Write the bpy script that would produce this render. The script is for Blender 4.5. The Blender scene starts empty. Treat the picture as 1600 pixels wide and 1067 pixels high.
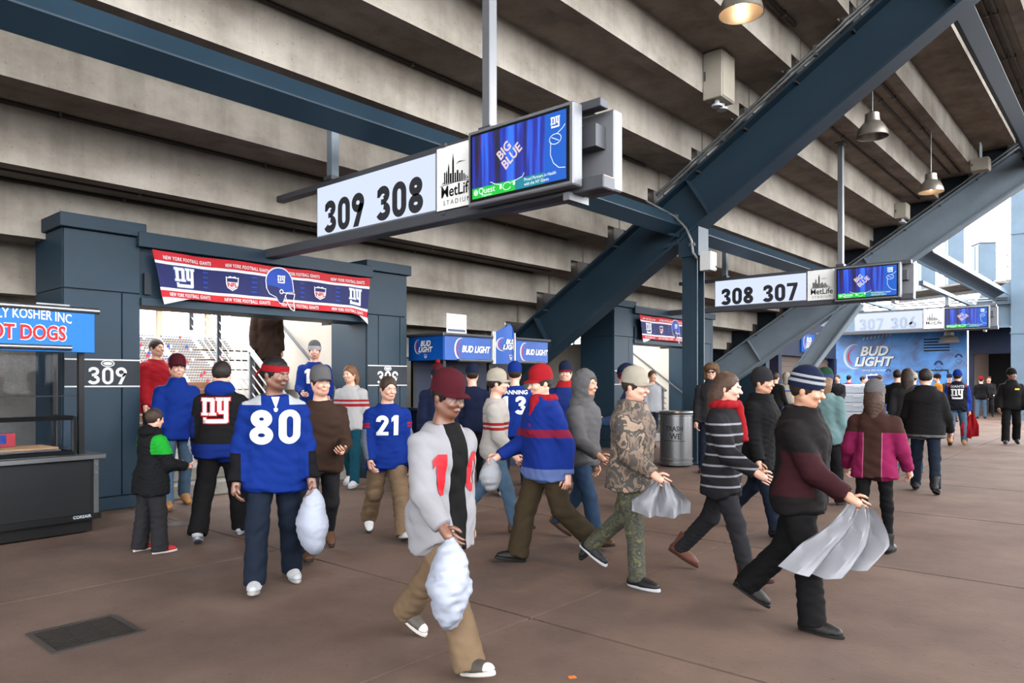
import bpy, bmesh, math, random
import numpy as np
from mathutils import Vector, Matrix
from mathutils.bvhtree import BVHTree

# ------------------------------------------------------------------ camera, sky, exposure
scene = bpy.context.scene
COL = scene.collection
random.seed(7)
rng = np.random.default_rng(5)
F_PX, HZ, CAM_H = 1140.0, 597.0, 1.5
YAW = math.radians(40.97)
cam_data = bpy.data.cameras.new('camera')
cam_data.sensor_width = 36.0
cam_data.lens = 36.0 * F_PX / 1600.0
cam_data.shift_y = (HZ - 533.5) / 1600.0
cam_data.clip_end = 2000
cam = bpy.data.objects.new('camera', cam_data)
COL.objects.link(cam)
cam.location = (0, 0, CAM_H)
cam.rotation_euler = (math.pi / 2, 0, YAW)
scene.camera = cam

world = bpy.data.worlds.new('world')
scene.world = world
world.use_nodes = True
wn = world.node_tree
bg = wn.nodes['Background']
bg.inputs['Color'].default_value = (0.97, 0.985, 1.0, 1)
bg.inputs['Strength'].default_value = 1.0

scene.view_settings.view_transform = 'Standard'
scene.view_settings.look = 'None'
scene.view_settings.exposure = 3.9
scene.view_settings.gamma = 1.0
scene.view_settings.use_curve_mapping = False

FWD = Vector((-math.sin(YAW), math.cos(YAW), 0))
RGT = Vector((math.cos(YAW), math.sin(YAW), 0))

# ------------------------------------------------------------------ materials
MATS = {}
ALB = 0.37      # paints and cloths are kept at real, moderate reflectances; the exposure does the rest
def srgb(r, g, b):
    def f(c):
        c /= 255.0
        return c / 12.92 if c <= 0.04045 else ((c + 0.055) / 1.055) ** 2.4
    return (f(r), f(g), f(b), 1.0)

def mat(name, col, rough=0.6, metal=0.0, noise=0.0, nscale=4.0, bump=0.0, bscale=60.0,
        emit=None, estr=1.0, stretch=None, spec=None, nmix=None, alpha=None, trans=0.0):
    if name in MATS:
        return MATS[name]
    m = bpy.data.materials.new(name)
    m.use_nodes = True
    nt = m.node_tree
    b = nt.nodes['Principled BSDF']
    if not trans: col = tuple(c * ALB for c in col[:3]) + (1,)
    b.inputs['Base Color'].default_value = col
    b.inputs['Specular IOR Level'].default_value = 0.14
    b.inputs['Roughness'].default_value = rough
    b.inputs['Metallic'].default_value = metal
    if spec is not None:
        b.inputs['Specular IOR Level'].default_value = spec
    if trans:
        b.inputs['Transmission Weight'].default_value = trans
    if alpha is not None:
        b.inputs['Alpha'].default_value = alpha
    if emit:
        b.inputs['Emission Color'].default_value = emit
        b.inputs['Emission Strength'].default_value = estr
    if noise or bump:
        tc = nt.nodes.new('ShaderNodeTexCoord')
        mp = nt.nodes.new('ShaderNodeMapping')
        nt.links.new(tc.outputs['Object'], mp.inputs['Vector'])
        if stretch:
            mp.inputs['Scale'].default_value = stretch
    if noise:
        n = nt.nodes.new('ShaderNodeTexNoise')
        n.inputs['Scale'].default_value = nscale
        n.inputs['Detail'].default_value = 6
        n.inputs['Roughness'].default_value = 0.6
        nt.links.new(mp.outputs['Vector'], n.inputs['Vector'])
        r = nt.nodes.new('ShaderNodeValToRGB')
        r.color_ramp.elements[0].position = 0.3
        r.color_ramp.elements[1].position = 0.7
        lo = nmix if nmix else tuple(max(c * (1 - noise), 0) for c in col[:3]) + (1,)
        hi = tuple(min(c * (1 + noise * 0.6), 1) for c in col[:3]) + (1,)
        r.color_ramp.elements[0].color = lo
        r.color_ramp.elements[1].color = hi
        nt.links.new(n.outputs['Fac'], r.inputs['Fac'])
        nt.links.new(r.outputs['Color'], b.inputs['Base Color'])
    if bump:
        n2 = nt.nodes.new('ShaderNodeTexNoise')
        n2.inputs['Scale'].default_value = bscale
        n2.inputs['Detail'].default_value = 4
        nt.links.new(mp.outputs['Vector'], n2.inputs['Vector'])
        bp = nt.nodes.new('ShaderNodeBump')
        bp.inputs['Strength'].default_value = bump
        bp.inputs['Distance'].default_value = 0.02
        nt.links.new(n2.outputs['Fac'], bp.inputs['Height'])
        nt.links.new(bp.outputs['Normal'], b.inputs['Normal'])
    MATS[name] = m
    return m

def concrete(name, col, dark, streak=0.35, pit=True):
    """cast concrete: cloudy tone, vertical weather streaks, small pits"""
    col = tuple(c * ALB for c in col[:3]) + (1,); dark = tuple(c * ALB for c in dark[:3]) + (1,)
    m = bpy.data.materials.new(name)
    m.use_nodes = True
    nt = m.node_tree
    N, L = nt.nodes, nt.links
    b = N['Principled BSDF']
    b.inputs['Roughness'].default_value = 0.85
    b.inputs['Specular IOR Level'].default_value = 0.08
    g = N.new('ShaderNodeNewGeometry')
    def noise(sc, det, scale3):
        mp = N.new('ShaderNodeMapping'); mp.inputs['Scale'].default_value = scale3
        L.new(g.outputs['Position'], mp.inputs['Vector'])
        n = N.new('ShaderNodeTexNoise'); n.inputs['Scale'].default_value = sc
        n.inputs['Detail'].default_value = det; n.inputs['Roughness'].default_value = 0.65
        L.new(mp.outputs['Vector'], n.inputs['Vector'])
        return n
    a = noise(0.9, 7, (1, 1, 1.6))
    s = noise(2.4, 5, (1.0, 1.0, 0.12))
    f = noise(28, 3, (1, 1, 1))
    r = N.new('ShaderNodeValToRGB')
    r.color_ramp.elements[0].position = 0.33; r.color_ramp.elements[0].color = dark
    r.color_ramp.elements[1].position = 0.62; r.color_ramp.elements[1].color = col
    L.new(a.outputs['Fac'], r.inputs['Fac'])
    r2 = N.new('ShaderNodeValToRGB')
    r2.color_ramp.elements[0].position = 0.36; r2.color_ramp.elements[0].color = (1 - streak,) * 3 + (1,)
    r2.color_ramp.elements[1].position = 0.56; r2.color_ramp.elements[1].color = (1, 1, 1, 1)
    L.new(s.outputs['Fac'], r2.inputs['Fac'])
    mx = N.new('ShaderNodeMixRGB'); mx.blend_type = 'MULTIPLY'; mx.inputs[0].default_value = 1
    L.new(r.outputs['Color'], mx.inputs[1]); L.new(r2.outputs['Color'], mx.inputs[2])
    r3 = N.new('ShaderNodeValToRGB')
    r3.color_ramp.elements[0].position = 0.27; r3.color_ramp.elements[0].color = (0.55, 0.5, 0.46, 1)
    r3.color_ramp.elements[1].position = 0.36; r3.color_ramp.elements[1].color = (1, 1, 1, 1)
    L.new(f.outputs['Fac'], r3.inputs['Fac'])
    mx2 = N.new('ShaderNodeMixRGB'); mx2.blend_type = 'MULTIPLY'; mx2.inputs[0].default_value = 1 if pit else 0
    L.new(mx.outputs['Color'], mx2.inputs[1]); L.new(r3.outputs['Color'], mx2.inputs[2])
    L.new(mx2.outputs['Color'], b.inputs['Base Color'])
    bp = N.new('ShaderNodeBump'); bp.inputs['Strength'].default_value = 0.25; bp.inputs['Distance'].default_value = 0.01
    L.new(f.outputs['Fac'], bp.inputs['Height']); L.new(bp.outputs['Normal'], b.inputs['Normal'])
    MATS[name] = m
    return m

M_CONC = concrete('precast_concrete', srgb(206, 198, 186), srgb(168, 158, 146), 0.2)
M_SOFF = M_CONC
M_FLOOR = concrete('floor_concrete', srgb(121, 101, 91), srgb(97, 80, 72), 0.06)
M_GRID = concrete('floor_bed', srgb(40, 34, 30), srgb(26, 22, 20), 0.1)
M_WHITEWALL = mat('cream_wall', srgb(226, 216, 202), 0.8, noise=0.08, nscale=1.5)
M_BLOCK = concrete('grey_block', srgb(150, 146, 140), srgb(116, 110, 104), 0.15)
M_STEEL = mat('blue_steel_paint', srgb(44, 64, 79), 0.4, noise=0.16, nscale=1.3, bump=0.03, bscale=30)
M_STEEL_LIT = mat('lit_steel_grey', srgb(146, 160, 172), 0.4, noise=0.12, nscale=1.6)  # girder steel with the sky's light put into its colour; also hanger grey
M_STEEL_FARLIT = mat('far_lit_steel_grey', srgb(100, 120, 138), 0.45, noise=0.12, nscale=1.6)  # same steel lightened less for the open sky; also the cabinets' grey
M_PANEL = mat('slate_blue_panel', srgb(38, 60, 76), 0.5, noise=0.12, nscale=2.0)
M_PANELD = mat('dark_slate_panel', srgb(38, 46, 56), 0.5, noise=0.1)
M_GALV = mat('galvanised_pipe', srgb(150, 154, 156), 0.38, metal=0.7, noise=0.2, nscale=8)
M_PIPED = mat('dark_conduit', srgb(84, 78, 74), 0.5, metal=0.4)
M_ALU = mat('sign_aluminium', srgb(150, 152, 158), 0.38, metal=0.35, noise=0.06)
M_ALUD = mat('sign_aluminium_dark', srgb(98, 100, 106), 0.45, metal=0.3)
M_BLACK = mat('black_paint', srgb(20, 20, 22), 0.45)
M_BLACKM = mat('black_laminate', srgb(27, 28, 31), 0.5, noise=0.3, nscale=3, stretch=(1, 0.2, 3))
M_STAIN = mat('stainless', srgb(170, 172, 174), 0.3, metal=0.9, noise=0.12, nscale=20, stretch=(1, 1, 12))
M_WHITE = mat('white_paint', srgb(232, 232, 230), 0.5)
M_WPLAST = mat('white_plastic', srgb(225, 228, 232), 0.45)
M_BOX = mat('beige_box', srgb(196, 188, 172), 0.5, noise=0.06)
M_NAVY = mat('navy_paint', srgb(22, 34, 62), 0.5)
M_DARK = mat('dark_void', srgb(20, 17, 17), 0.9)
M_RUBBER = mat('rubber', srgb(30, 29, 28), 0.8)
M_SHUT = mat('brown_shutter', srgb(104, 88, 80), 0.55)

# ------------------------------------------------------------------ mesh helpers
def link(o, parent=None):
    COL.objects.link(o)
    if parent is not None:
        o.parent = parent
    return o

def tag(o, label=None, cat=None, group=None, kind=None):
    if label: o['label'] = label
    if cat: o['category'] = cat
    if group: o['group'] = group
    if kind: o['kind'] = kind
    return o

def empty(name, loc=(0, 0, 0), rz=0.0, label=None, cat=None, group=None, kind=None):
    o = bpy.data.objects.new(name, None)
    COL.objects.link(o)
    o.empty_display_size = 0.1
    o.location = loc
    o.rotation_euler = (0, 0, rz)
    return tag(o, label, cat, group, kind)

class MB:
    """collects primitives and links them as one mesh object"""
    def __init__(s):
        s.v, s.f, s.mi = [], [], []
    def add(s, vs, fs, mi=0):
        o = len(s.v)
        s.v += [tuple(p) for p in vs]
        s.f += [tuple(i + o for i in f) for f in fs]
        s.mi += [mi] * len(fs)
        return s
    def box(s, x0, x1, y0, y1, z0, z1, mi=0, M=None):
        vs = [Vector((x, y, z)) for z in (z0, z1) for y in (y0, y1) for x in (x0, x1)]
        if M is not None: vs = [M @ p for p in vs]
        return s.add(vs, [(0, 2, 3, 1), (4, 5, 7, 6), (0, 1, 5, 4), (2, 6, 7, 3), (0, 4, 6, 2), (1, 3, 7, 5)], mi)
    def tube(s, pts, r, n=8, mi=0, cap=True):
        pts = [Vector(p) for p in pts]
        rs = r if isinstance(r, (list, tuple)) else [r] * len(pts)
        rings = []
        t0 = (pts[1] - pts[0]).normalized()
        up = Vector((0, 0, 1)) if abs(t0.z) < 0.9 else Vector((1, 0, 0))
        u = t0.cross(up).normalized()
        for i, p in enumerate(pts):
            if i == 0: t = pts[1] - pts[0]
            elif i == len(pts) - 1: t = pts[-1] - pts[-2]
            else: t = (pts[i + 1] - pts[i]).normalized() + (pts[i] - pts[i - 1]).normalized()
            t.normalize()
            u = (u - t * u.dot(t)).normalized()
            w = t.cross(u)
            rings.append([p + (u * math.cos(a) + w * math.sin(a)) * rs[i] for a in [2 * math.pi * k / n for k in range(n)]])
        vs = [q for rg in rings for q in rg]
        fs = []
        for i in range(len(pts) - 1):
            for k in range(n):
                a, b2 = i * n + k, i * n + (k + 1) % n
                fs.append((a, b2, b2 + n, a + n))
        if cap:
            fs.append(tuple(reversed(range(n))))
            fs.append(tuple(range((len(pts) - 1) * n, len(pts) * n)))
        return s.add(vs, fs, mi)
    def lathe(s, prof, n=24, mi=0, c=(0, 0, 0), sx=1, sy=1, closed=False):
        vs = []
        for (r, z) in prof:
            for k in range(n):
                a = 2 * math.pi * k / n
                vs.append((c[0] + r * sx * math.cos(a), c[1] + r * sy * math.sin(a), c[2] + z))
        fs = []
        for i in range(len(prof) - 1):
            for k in range(n):
                a, b2 = i * n + k, i * n + (k + 1) % n
                fs.append((a, b2, b2 + n, a + n))
        if closed:
            fs.append(tuple(reversed(range(n))))
            fs.append(tuple(range((len(prof) - 1) * n, len(prof) * n)))
        return s.add(vs, fs, mi)
    def prism(s, poly, a0, a1, axis='y', mi=0):
        """poly: list of 2-D points; extruded along axis from a0 to a1"""
        n = len(poly)
        def P(p, a):
            return (p[0], a, p[1]) if axis == 'y' else ((a, p[0], p[1]) if axis == 'x' else (p[0], p[1], a))
        vs = [P(p, a0) for p in poly] + [P(p, a1) for p in poly]
        fs = [tuple(range(n)), tuple(reversed(range(n, 2 * n)))]
        for i in range(n):
            j = (i + 1) % n
            fs.append((i, i + n, j + n, j))
        return s.add(vs, fs, mi)
    def ibeam(s, A, B, depth, width, tf, tw, up=(0, 0, 1), mi=0):
        A, B = Vector(A), Vector(B)
        t = (B - A).normalized()
        up = Vector(up); up = (up - t * up.dot(t)).normalized()
        w = t.cross(up)
        h, b2 = depth / 2, width / 2
        sec = [(-b2, -h), (b2, -h), (b2, -h + tf), (tw / 2, -h + tf), (tw / 2, h - tf), (b2, h - tf), (b2, h), (-b2, h),
               (-b2, h - tf), (-tw / 2, h - tf), (-tw / 2, -h + tf), (-b2, -h + tf)]
        n = len(sec)
        vs = [A + w * a + up * c for a, c in sec] + [B + w * a + up * c for a, c in sec]
        fs = [(i, (i + 1) % n, (i + 1) % n + n, i + n) for i in range(n)]
        caps = [(0, 1, 2, 11), (11, 2, 3, 10), (10, 3, 4, 9), (9, 4, 5, 8), (8, 5, 6, 7)]
        fs += [tuple(reversed(c)) for c in caps] + [tuple(i + n for i in c) for c in caps]
        return s.add(vs, fs, mi)
    def bar(s, A, B, w, h, up=(0, 0, 1), mi=0):
        A, B = Vector(A), Vector(B)
        t = (B - A).normalized()
        up = Vector(up); up = (up - t * up.dot(t)).normalized()
        x = t.cross(up)
        vs = [P + x * a * w / 2 + up * c * h / 2 for P in (A, B) for a, c in ((-1, -1), (1, -1), (1, 1), (-1, 1))]
        return s.add(vs, [(3, 2, 1, 0), (4, 5, 6, 7), (0, 1, 5, 4), (1, 2, 6, 5), (2, 3, 7, 6), (3, 0, 4, 7)], mi)
    def mesh(s, name, mats, smooth=False, bevel=0.0):
        me = bpy.data.meshes.new(name)
        me.from_pydata(s.v, [], s.f)
        bm = bmesh.new(); bm.from_mesh(me)
        for f, mi in zip(bm.faces, s.mi): f.material_index = mi
        bmesh.ops.recalc_face_normals(bm, faces=bm.faces)
        if bevel > 0:
            es = [e for e in bm.edges if len(e.link_faces) == 2 and e.calc_face_angle(0) > 0.6]
            bmesh.ops.bevel(bm, geom=es, offset=bevel, segments=1, affect='EDGES', clamp_overlap=True)
        if smooth:
            for f in bm.faces: f.smooth = True
        bm.to_mesh(me); bm.free()
        for m in (mats if isinstance(mats, (list, tuple)) else [mats]): me.materials.append(m)
        if smooth:
            try: me.set_sharp_from_angle(angle=math.radians(42))
            except Exception: pass
        return me
    def build(s, name, mats, parent=None, smooth=False, bevel=0.0):
        o = bpy.data.objects.new(name, s.mesh(name, mats, smooth, bevel))
        return link(o, parent)

def copy_tree(o, parent=None):
    c = o.copy(); COL.objects.link(c); c.parent = parent
    for ch in o.children:
        copy_tree(ch, c)
    return c

# ------------------------------------------------------------------ flat print: text and polygons mapped onto a surface
def text2d(body, size=1.0, bold=0.0, shear=0.0, align='CENTER', xs=1.0, space=1.0):
    cu = bpy.data.curves.new('t', 'FONT')
    cu.body = body; cu.size = size; cu.shear = shear; cu.align_x = align; cu.offset = bold
    cu.space_character = space; cu.resolution_u = 3
    ob = bpy.data.objects.new('t', cu)
    me = bpy.data.meshes.new_from_object(ob)
    vs = [(v.co.x * xs, v.co.y) for v in me.vertices]
    fs = [tuple(p.vertices) for p in me.polygons]
    bpy.data.objects.remove(ob); bpy.data.curves.remove(cu); bpy.data.meshes.remove(me)
    return vs, fs

def poly2d(*loops):
    cu = bpy.data.curves.new('p', 'CURVE'); cu.dimensions = '2D'; cu.fill_mode = 'BOTH'
    for lp in loops:
        sp = cu.splines.new('POLY'); sp.points.add(len(lp) - 1)
        for p, q in zip(sp.points, lp): p.co = (q[0], q[1], 0, 1)
        sp.use_cyclic_u = True
    ob = bpy.data.objects.new('p', cu)
    me = bpy.data.meshes.new_from_object(ob)
    vs = [(v.co.x, v.co.y) for v in me.vertices]
    fs = [tuple(p.vertices) for p in me.polygons]
    bpy.data.objects.remove(ob); bpy.data.curves.remove(cu); bpy.data.meshes.remove(me)
    return vs, fs

def rect2d(x0, x1, y0, y1):
    return [(x0, y0), (x1, y0), (x1, y1), (x0, y1)], [(0, 1, 2, 3)]

def ribbon2d(pts, w):
    """stroke along a polyline; w constant or per point"""
    pts = [Vector((p[0], p[1])) for p in pts]
    ws = w if isinstance(w, (list, tuple)) else [w] * len(pts)
    vs, fs = [], []
    loop = (pts[0] - pts[-1]).length < 1e-6
    for i, p in enumerate(pts):
        a = pts[max(i - 1, 0)]; c = pts[min(i + 1, len(pts) - 1)]
        if loop and i == 0: a = pts[-2]
        if loop and i == len(pts) - 1: c = pts[1]
        t = (c - a).normalized(); n = Vector((-t.y, t.x))
        vs += [tuple(p + n * ws[i] / 2), tuple(p - n * ws[i] / 2)]
        if i: fs.append((2 * i - 2, 2 * i - 1, 2 * i + 1, 2 * i))
    return vs, fs

def join2d(*shapes):
    V, Fc = [], []
    for vs, fs in shapes:
        o = len(V); V += list(vs); Fc += [tuple(i + o for i in f) for f in fs]
    return V, Fc

def xf2d(shape, dx=0, dy=0, sx=1, sy=None, shear=0, rot=0):
    sy = sx if sy is None else sy
    c, s_ = math.cos(rot), math.sin(rot)
    out = []
    for x, y in shape[0]:
        x, y = x * sx + y * shear, y * sy
        out.append((x * c - y * s_ + dx, x * s_ + y * c + dy))
    return out, shape[1]

def decal(name, shape, m, fn, parent=None, step=None):
    """2-D shape -> mesh whose vertices are placed by fn(x, y) -> 3-D point"""
    vs, fs = shape
    bm = bmesh.new()
    bv = [bm.verts.new((x, y, 0)) for x, y in vs]
    for f in fs:
        try: bm.faces.new([bv[i] for i in f])
        except ValueError: pass
    if step:
        for ax in (0, 1):
            co = [v.co[ax] for v in bm.verts]
            if not co: continue
            k = math.floor(min(co) / step) + 1
            while k * step < max(co):
                pc = Vector((0, 0, 0)); pc[ax] = k * step
                no = Vector((0, 0, 0)); no[ax] = 1
                bmesh.ops.bisect_plane(bm, geom=bm.verts[:] + bm.edges[:] + bm.faces[:], plane_co=pc, plane_no=no)
                k += 1
    dead = []
    for v in bm.verts:
        p = fn(v.co.x, v.co.y)
        if p is None: dead.append(v)
        else: v.co = p
    if dead: bmesh.ops.delete(bm, geom=dead, context='VERTS')
    me = bpy.data.meshes.new(name)
    bm.to_mesh(me); bm.free()
    me.materials.append(m)
    return link(bpy.data.objects.new(name, me), parent)

def plane_fn(origin, ux, uy, off=0.0):
    origin, ux, uy = Vector(origin), Vector(ux), Vector(uy)
    n = ux.cross(uy).normalized()
    return lambda x, y: origin + ux * x + uy * y + n * off

def arc(cx, cy, rx, ry, a0, a1, n=16):
    return [(cx + rx * math.cos(math.radians(a0 + (a1 - a0) * i / n)), cy + ry * math.sin(math.radians(a0 + (a1 - a0) * i / n))) for i in range(n + 1)]

# block digits in the style of road-sign lettering: heavy strokes with round bowls (unit height, width .62)
def digit2d(d, w=0.2, W=0.62):
    h = w / 2
    if d == '0':
        o = arc(W/2, 1-W/2, W/2, W/2, 0, 180) + arc(W/2, W/2, W/2, W/2, 180, 360)
        i = arc(W/2, 1-W/2, W/2-w, W/2-w*0.9, 0, 180) + arc(W/2, W/2, W/2-w, W/2-w*0.9, 180, 360)
        return poly2d(o, i)
    if d == '8':
        top = arc(W/2, 0.74, W/2-0.03-h, 0.26-h, 0, 360, 24)
        bot = arc(W/2, 0.27, W/2-h, 0.27-h, 0, 360, 24)
        return join2d(ribbon2d(top, w), ribbon2d(bot, w))
    if d in '69':
        bow = arc(W/2, W/2-0.02, W/2-h, W/2-h-0.02, 0, 360, 24)
        s = join2d(ribbon2d(bow, w), poly2d([(0.012, W/2+0.06), (W*0.46, 1.0), (W*0.46+w*1.2, 1.0), (w*1.25, W/2+0.12), (w*0.9, W/2)]))
        if d == '9': s = ([(W-x, 1-y) for x, y in s[0]], s[1])
        return s
    if d == '3':
        top = [(0.03, 0.80)] + arc(W/2-0.02, 0.74, W/2-h-0.01, 0.26-h, 160, -78, 18)
        bot = arc(W/2-0.02, 0.27, W/2-h+0.02, 0.27-h, 82, -160, 20)
        return join2d(ribbon2d(top, w), ribbon2d(bot, w), rect2d(W*0.32, W*0.55, 0.46, 0.62))
    if d == '7':
        return poly2d([(0, 1), (W, 1), (W, 0.85), (0.33, 0), (0.1, 0), (W-0.24, 0.81), (0, 0.81)])
    if d == '1':
        return poly2d([(0.12, 0), (0.36, 0), (0.36, 1), (0.16, 1), (0.0, 0.86), (0.0, 0.66), (0.12, 0.76)])
    if d == '2':
        return join2d(ribbon2d([(h, 0.68)] + arc(W/2, 0.72, W/2-h, 0.28-h, 170, -30, 14) + [(0.16, 0.14)], w), rect2d(0.02, W, 0, 0.18))
    if d == '5':
        return join2d(rect2d(0.05, W-0.03, 0.82, 1), rect2d(0.05, 0.05+w, 0.45, 1), ribbon2d([(0.1, 0.52)] + arc(W/2-0.03, 0.32, W/2-h+0.02, 0.32-h, 100, -160, 18), w))
    if d == '4':
        return join2d(rect2d(W-0.26, W-0.06, 0, 1), rect2d(0, W, 0.2, 0.38), ribbon2d([(0.09, 0.3), (W-0.2, 0.98)], w))
    return rect2d(0, 0, 0, 0)

def number2d(s, height, gap=0.1, w=0.2, W=0.62, xs=1.0):
    out = []; x = 0
    for ch in s:
        if ch != ' ':
            out.append(xf2d(digit2d(ch, w, W), x, 0))
        x += (W + gap) if ch != ' ' else W * 0.9
    tot = x - gap
    sh = join2d(*out)
    return [((a - tot / 2) * height * xs, b * height) for a, b in sh[0]], sh[1]

def ny2d(grow=0.0):
    """two block letters over a bar, about 1.05 wide and 1 high, centred"""
    R = [(.06, .21, .30, .98), (.0, .27, .30, .40), (.0, .14, .86, .98), (.14, .47, .84, .97), (.36, .51, .30, .92), (.30, .57, .30, .40),
         (.61, .76, .42, .98), (.55, .80, .87, .98), (.66, .98, .36, .48), (.85, 1.0, .04, .98), (.82, 1.06, .87, .98), (.08, .95, .0, .15), (.08, .2, .0, .22)]
    g = grow
    return join2d(*[rect2d(a - g - .53, b + g - .53, c - g - .49, d + g - .49) for a, b, c, d in R])
# ------------------------------------------------------------------ the place: frame of measures
BAY = 11.2
RK = [1.2, 12.4, 23.6]           # girder planes (Y)
WALL_X = -9.15
X0K, Z0K, DXK, DZK = -8.82, 3.745, 0.891, 0.575
def Xk(k): return X0K + DXK * k
def Zk(k): return Z0K + DZK * k
SL = math.atan2(DZK, DXK)

# ground far below, outside the deck
o = MB().box(-700, 700, -700, 700, -18.2, -18).build('ground', mat('ground_field', srgb(62, 62, 60), 0.9, noise=0.2, nscale=0.05)); tag(o, kind='structure')

# floor: bed with slabs
floor = empty('floor', kind='structure')
MB().box(-12.6, 7.2, -12, 62, -0.5, -0.045).build('slab_bed', M_GRID, floor)
xs = [-12.6, -11.6, -8.72, -5.84, -2.95, -0.07, 2.8, 5.67, 7.2]
ys = [-12] + [3.58 + 2.87 * m for m in range(-5, 21)] + [62]
for i in range(len(xs) - 1):
    for j in range(len(ys) - 1):
        a, b, c, d = xs[i], xs[i + 1], ys[j], ys[j + 1]
        g = 0.011
        me = MB().box(a + g, b - g, c + g, d - g, -0.045, 0.0)
        me.build('slab', M_FLOOR, floor)
# low outer parapet of the deck
wr = MB().box(6.9, 7.2, -12, 62, 0, 1.1).box(6.85, 7.25, -12, 62, 1.1, 1.16).build('wall_right', M_BLOCK); tag(wr, kind='structure')

# back wall in the low space under the steps
wl = MB()
for a, b in ((-12, 3.55), (7.24, 14.75), (18.44, 24.0)):
    wl.box(-11.75, -11.6, a, b, 0, 2.5)
wlo = wl.build('wall_left', M_BLOCK); tag(wlo, kind='structure')

# ceiling: precast stepped units of the stand above
ceil = empty('ceiling', kind='structure')
def unit_mesh(L, dap0=0.42, dap1=0.42):
    mb = MB()
    zs = DZK + 0.06
    mb.box(-0.22, DXK - 0.22, 0.0, L, zs, zs + 0.13)                 # tread
    mb.box(-0.22, 0.0, 0.03, L - 0.03, 0.24, zs)                             # upper stem
    mb.box(-0.22, 0.0, dap0, L - dap1, 0.0, 0.24)                            # lower stem, stopped short of the girder
    return mb.mesh('precast_step', M_CONC)
full = unit_mesh(BAY)
for by in (-10.0, 1.2, 12.4):
    for k in range(-1, 21):
        o = bpy.data.objects.new('precast_step', full); link(o, ceil)
        o.location = (Xk(k), by, Zk(k))
for a, b in ((-10.0, 1.2), (1.2, 3.55), (7.24, 12.4), (12.4, 14.75), (18.44, 23.6)):
    me = unit_mesh(b - a, 0.02 if a in (7.24, 18.44) else 0.42, 0.02 if b in (3.55, 14.75) else 0.42)
    for k in (-4, -3, -2):
        o = bpy.data.objects.new('precast_step', me); link(o, ceil)
        o.location = (Xk(k), a, Zk(k))

# stepped end wall closing the stand behind the last girder
mb = MB()
for k in range(-4, 20):
    x0_, x1_ = Xk(k) - 0.22, Xk(k + 1) - 0.22
    zl = Z0K + math.tan(SL) * (x0_ - X0K) - 0.04
    mb.prism([(x0_, zl), (x1_, zl + DZK), (x1_, Zk(k + 1) + 0.19), (x0_, Zk(k + 1) + 0.19)], 23.6, 23.9)
tag(mb.build('wall_end', M_PANELD), kind='structure')

# ------------------------------------------------------------------ steel
def raker(Y, xa, xb, label, m):
    r = empty('raker_girder', (xa, Y, 0), label=label, cat='girder')
    zt = lambda x: Z0K + math.tan(SL) * (x - X0K) - 0.05
    n = Vector((-math.sin(SL), 0, math.cos(SL)))
    c0 = Vector((0, 0, zt(xa))) - n * 0.46
    c1 = Vector((xb - xa, 0, zt(xb))) - n * 0.46
    MB().ibeam(c0, c1, 0.92, 0.42, 0.045, 0.03, up=n).build('girder_body', m, r)
    t = (c1 - c0).normalized()
    # stiffener plates on the web
    L = (c1 - c0).length
    for q in (2.6, 6.9, 11.5):
        if q < L:
            p = c0 + t * q
            MB().bar(p - n * 0.41, p + n * 0.41, 0.38, 0.02, up=t).build('stiffener', m, r)
    # bearing blocks that carry the step units
    for k in range(-4, 20):
        x = Xk(k) - 0.11
        if xa + 0.4 < x < xb - 0.3:
            MB().box(x - 0.1 - xa, x + 0.1 - xa, -0.18, 0.18, zt(x) - 0.02, Zk(k) + 0.24).build('bearing_plate', M_PIPED, r)
    return r
r1 = raker(RK[1], -12.2, 9.5, 'dark blue sloping steel girder, nearest and largest, rising behind the hot dog cart sign to top right', M_STEEL)
r1['label'] = 'nearest and largest sloping blue steel girder, crossing the upper right of the view'
r2 = raker(RK[2], -12.2, 9.5, 'sloping grey-blue steel girder with pale lit web behind the 308 307 sign', M_STEEL_LIT)
#r0 = raker(RK[0], -12.2, 9.5, 'sloping steel girder over the hot dog cart, out at the left', M_STEEL)
#; [bpy.data.objects.remove(c) for c in list(r0.children)]; bpy.data.objects.remove(r0)

# struts running along the concourse from girder to girder (square tubes turned with the slope)
def strut(x, z, y0, y1, label, s=0.29):
    t = empty('tie_beam', (x, y0, z), label=label, cat='beam')
    A, B = Vector((0, 0, 0)), Vector((0, y1 - y0, 0))
    u = Vector((-math.cos(SL), 0, -math.sin(SL)))      # down the slope
    n = Vector((-math.sin(SL), 0, math.cos(SL)))       # out of the slope
    mid = u * (s / 2) + n * (s / 2)
    MB().bar(A + mid, B + mid, s, s, up=n).build('tube', M_STEEL, t, bevel=0.012)
    for q in (A + Vector((0, 0.012, 0)), B - Vector((0, 0.012, 0))):
        MB().bar(q + mid - Vector((0, 0.01, 0)), q + mid + Vector((0, 0.01, 0)), s + 0.14, s + 0.14, up=n).build('end_plate', M_STEEL, t)
    return t
strut(-6.5, 4.40, -9.8, RK[1] - 0.03, 'blue square tie beam crossing the upper left under the concrete steps')
strut(-6.5, 4.40, RK[1] + 0.03, RK[2] - 0.03, 'blue square tie beam running above the 308 307 sign')
strut(-2.0, 7.35, RK[1] + 0.03, RK[2] - 0.03, 'dark blue tie beam high in the top right corner')

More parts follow.
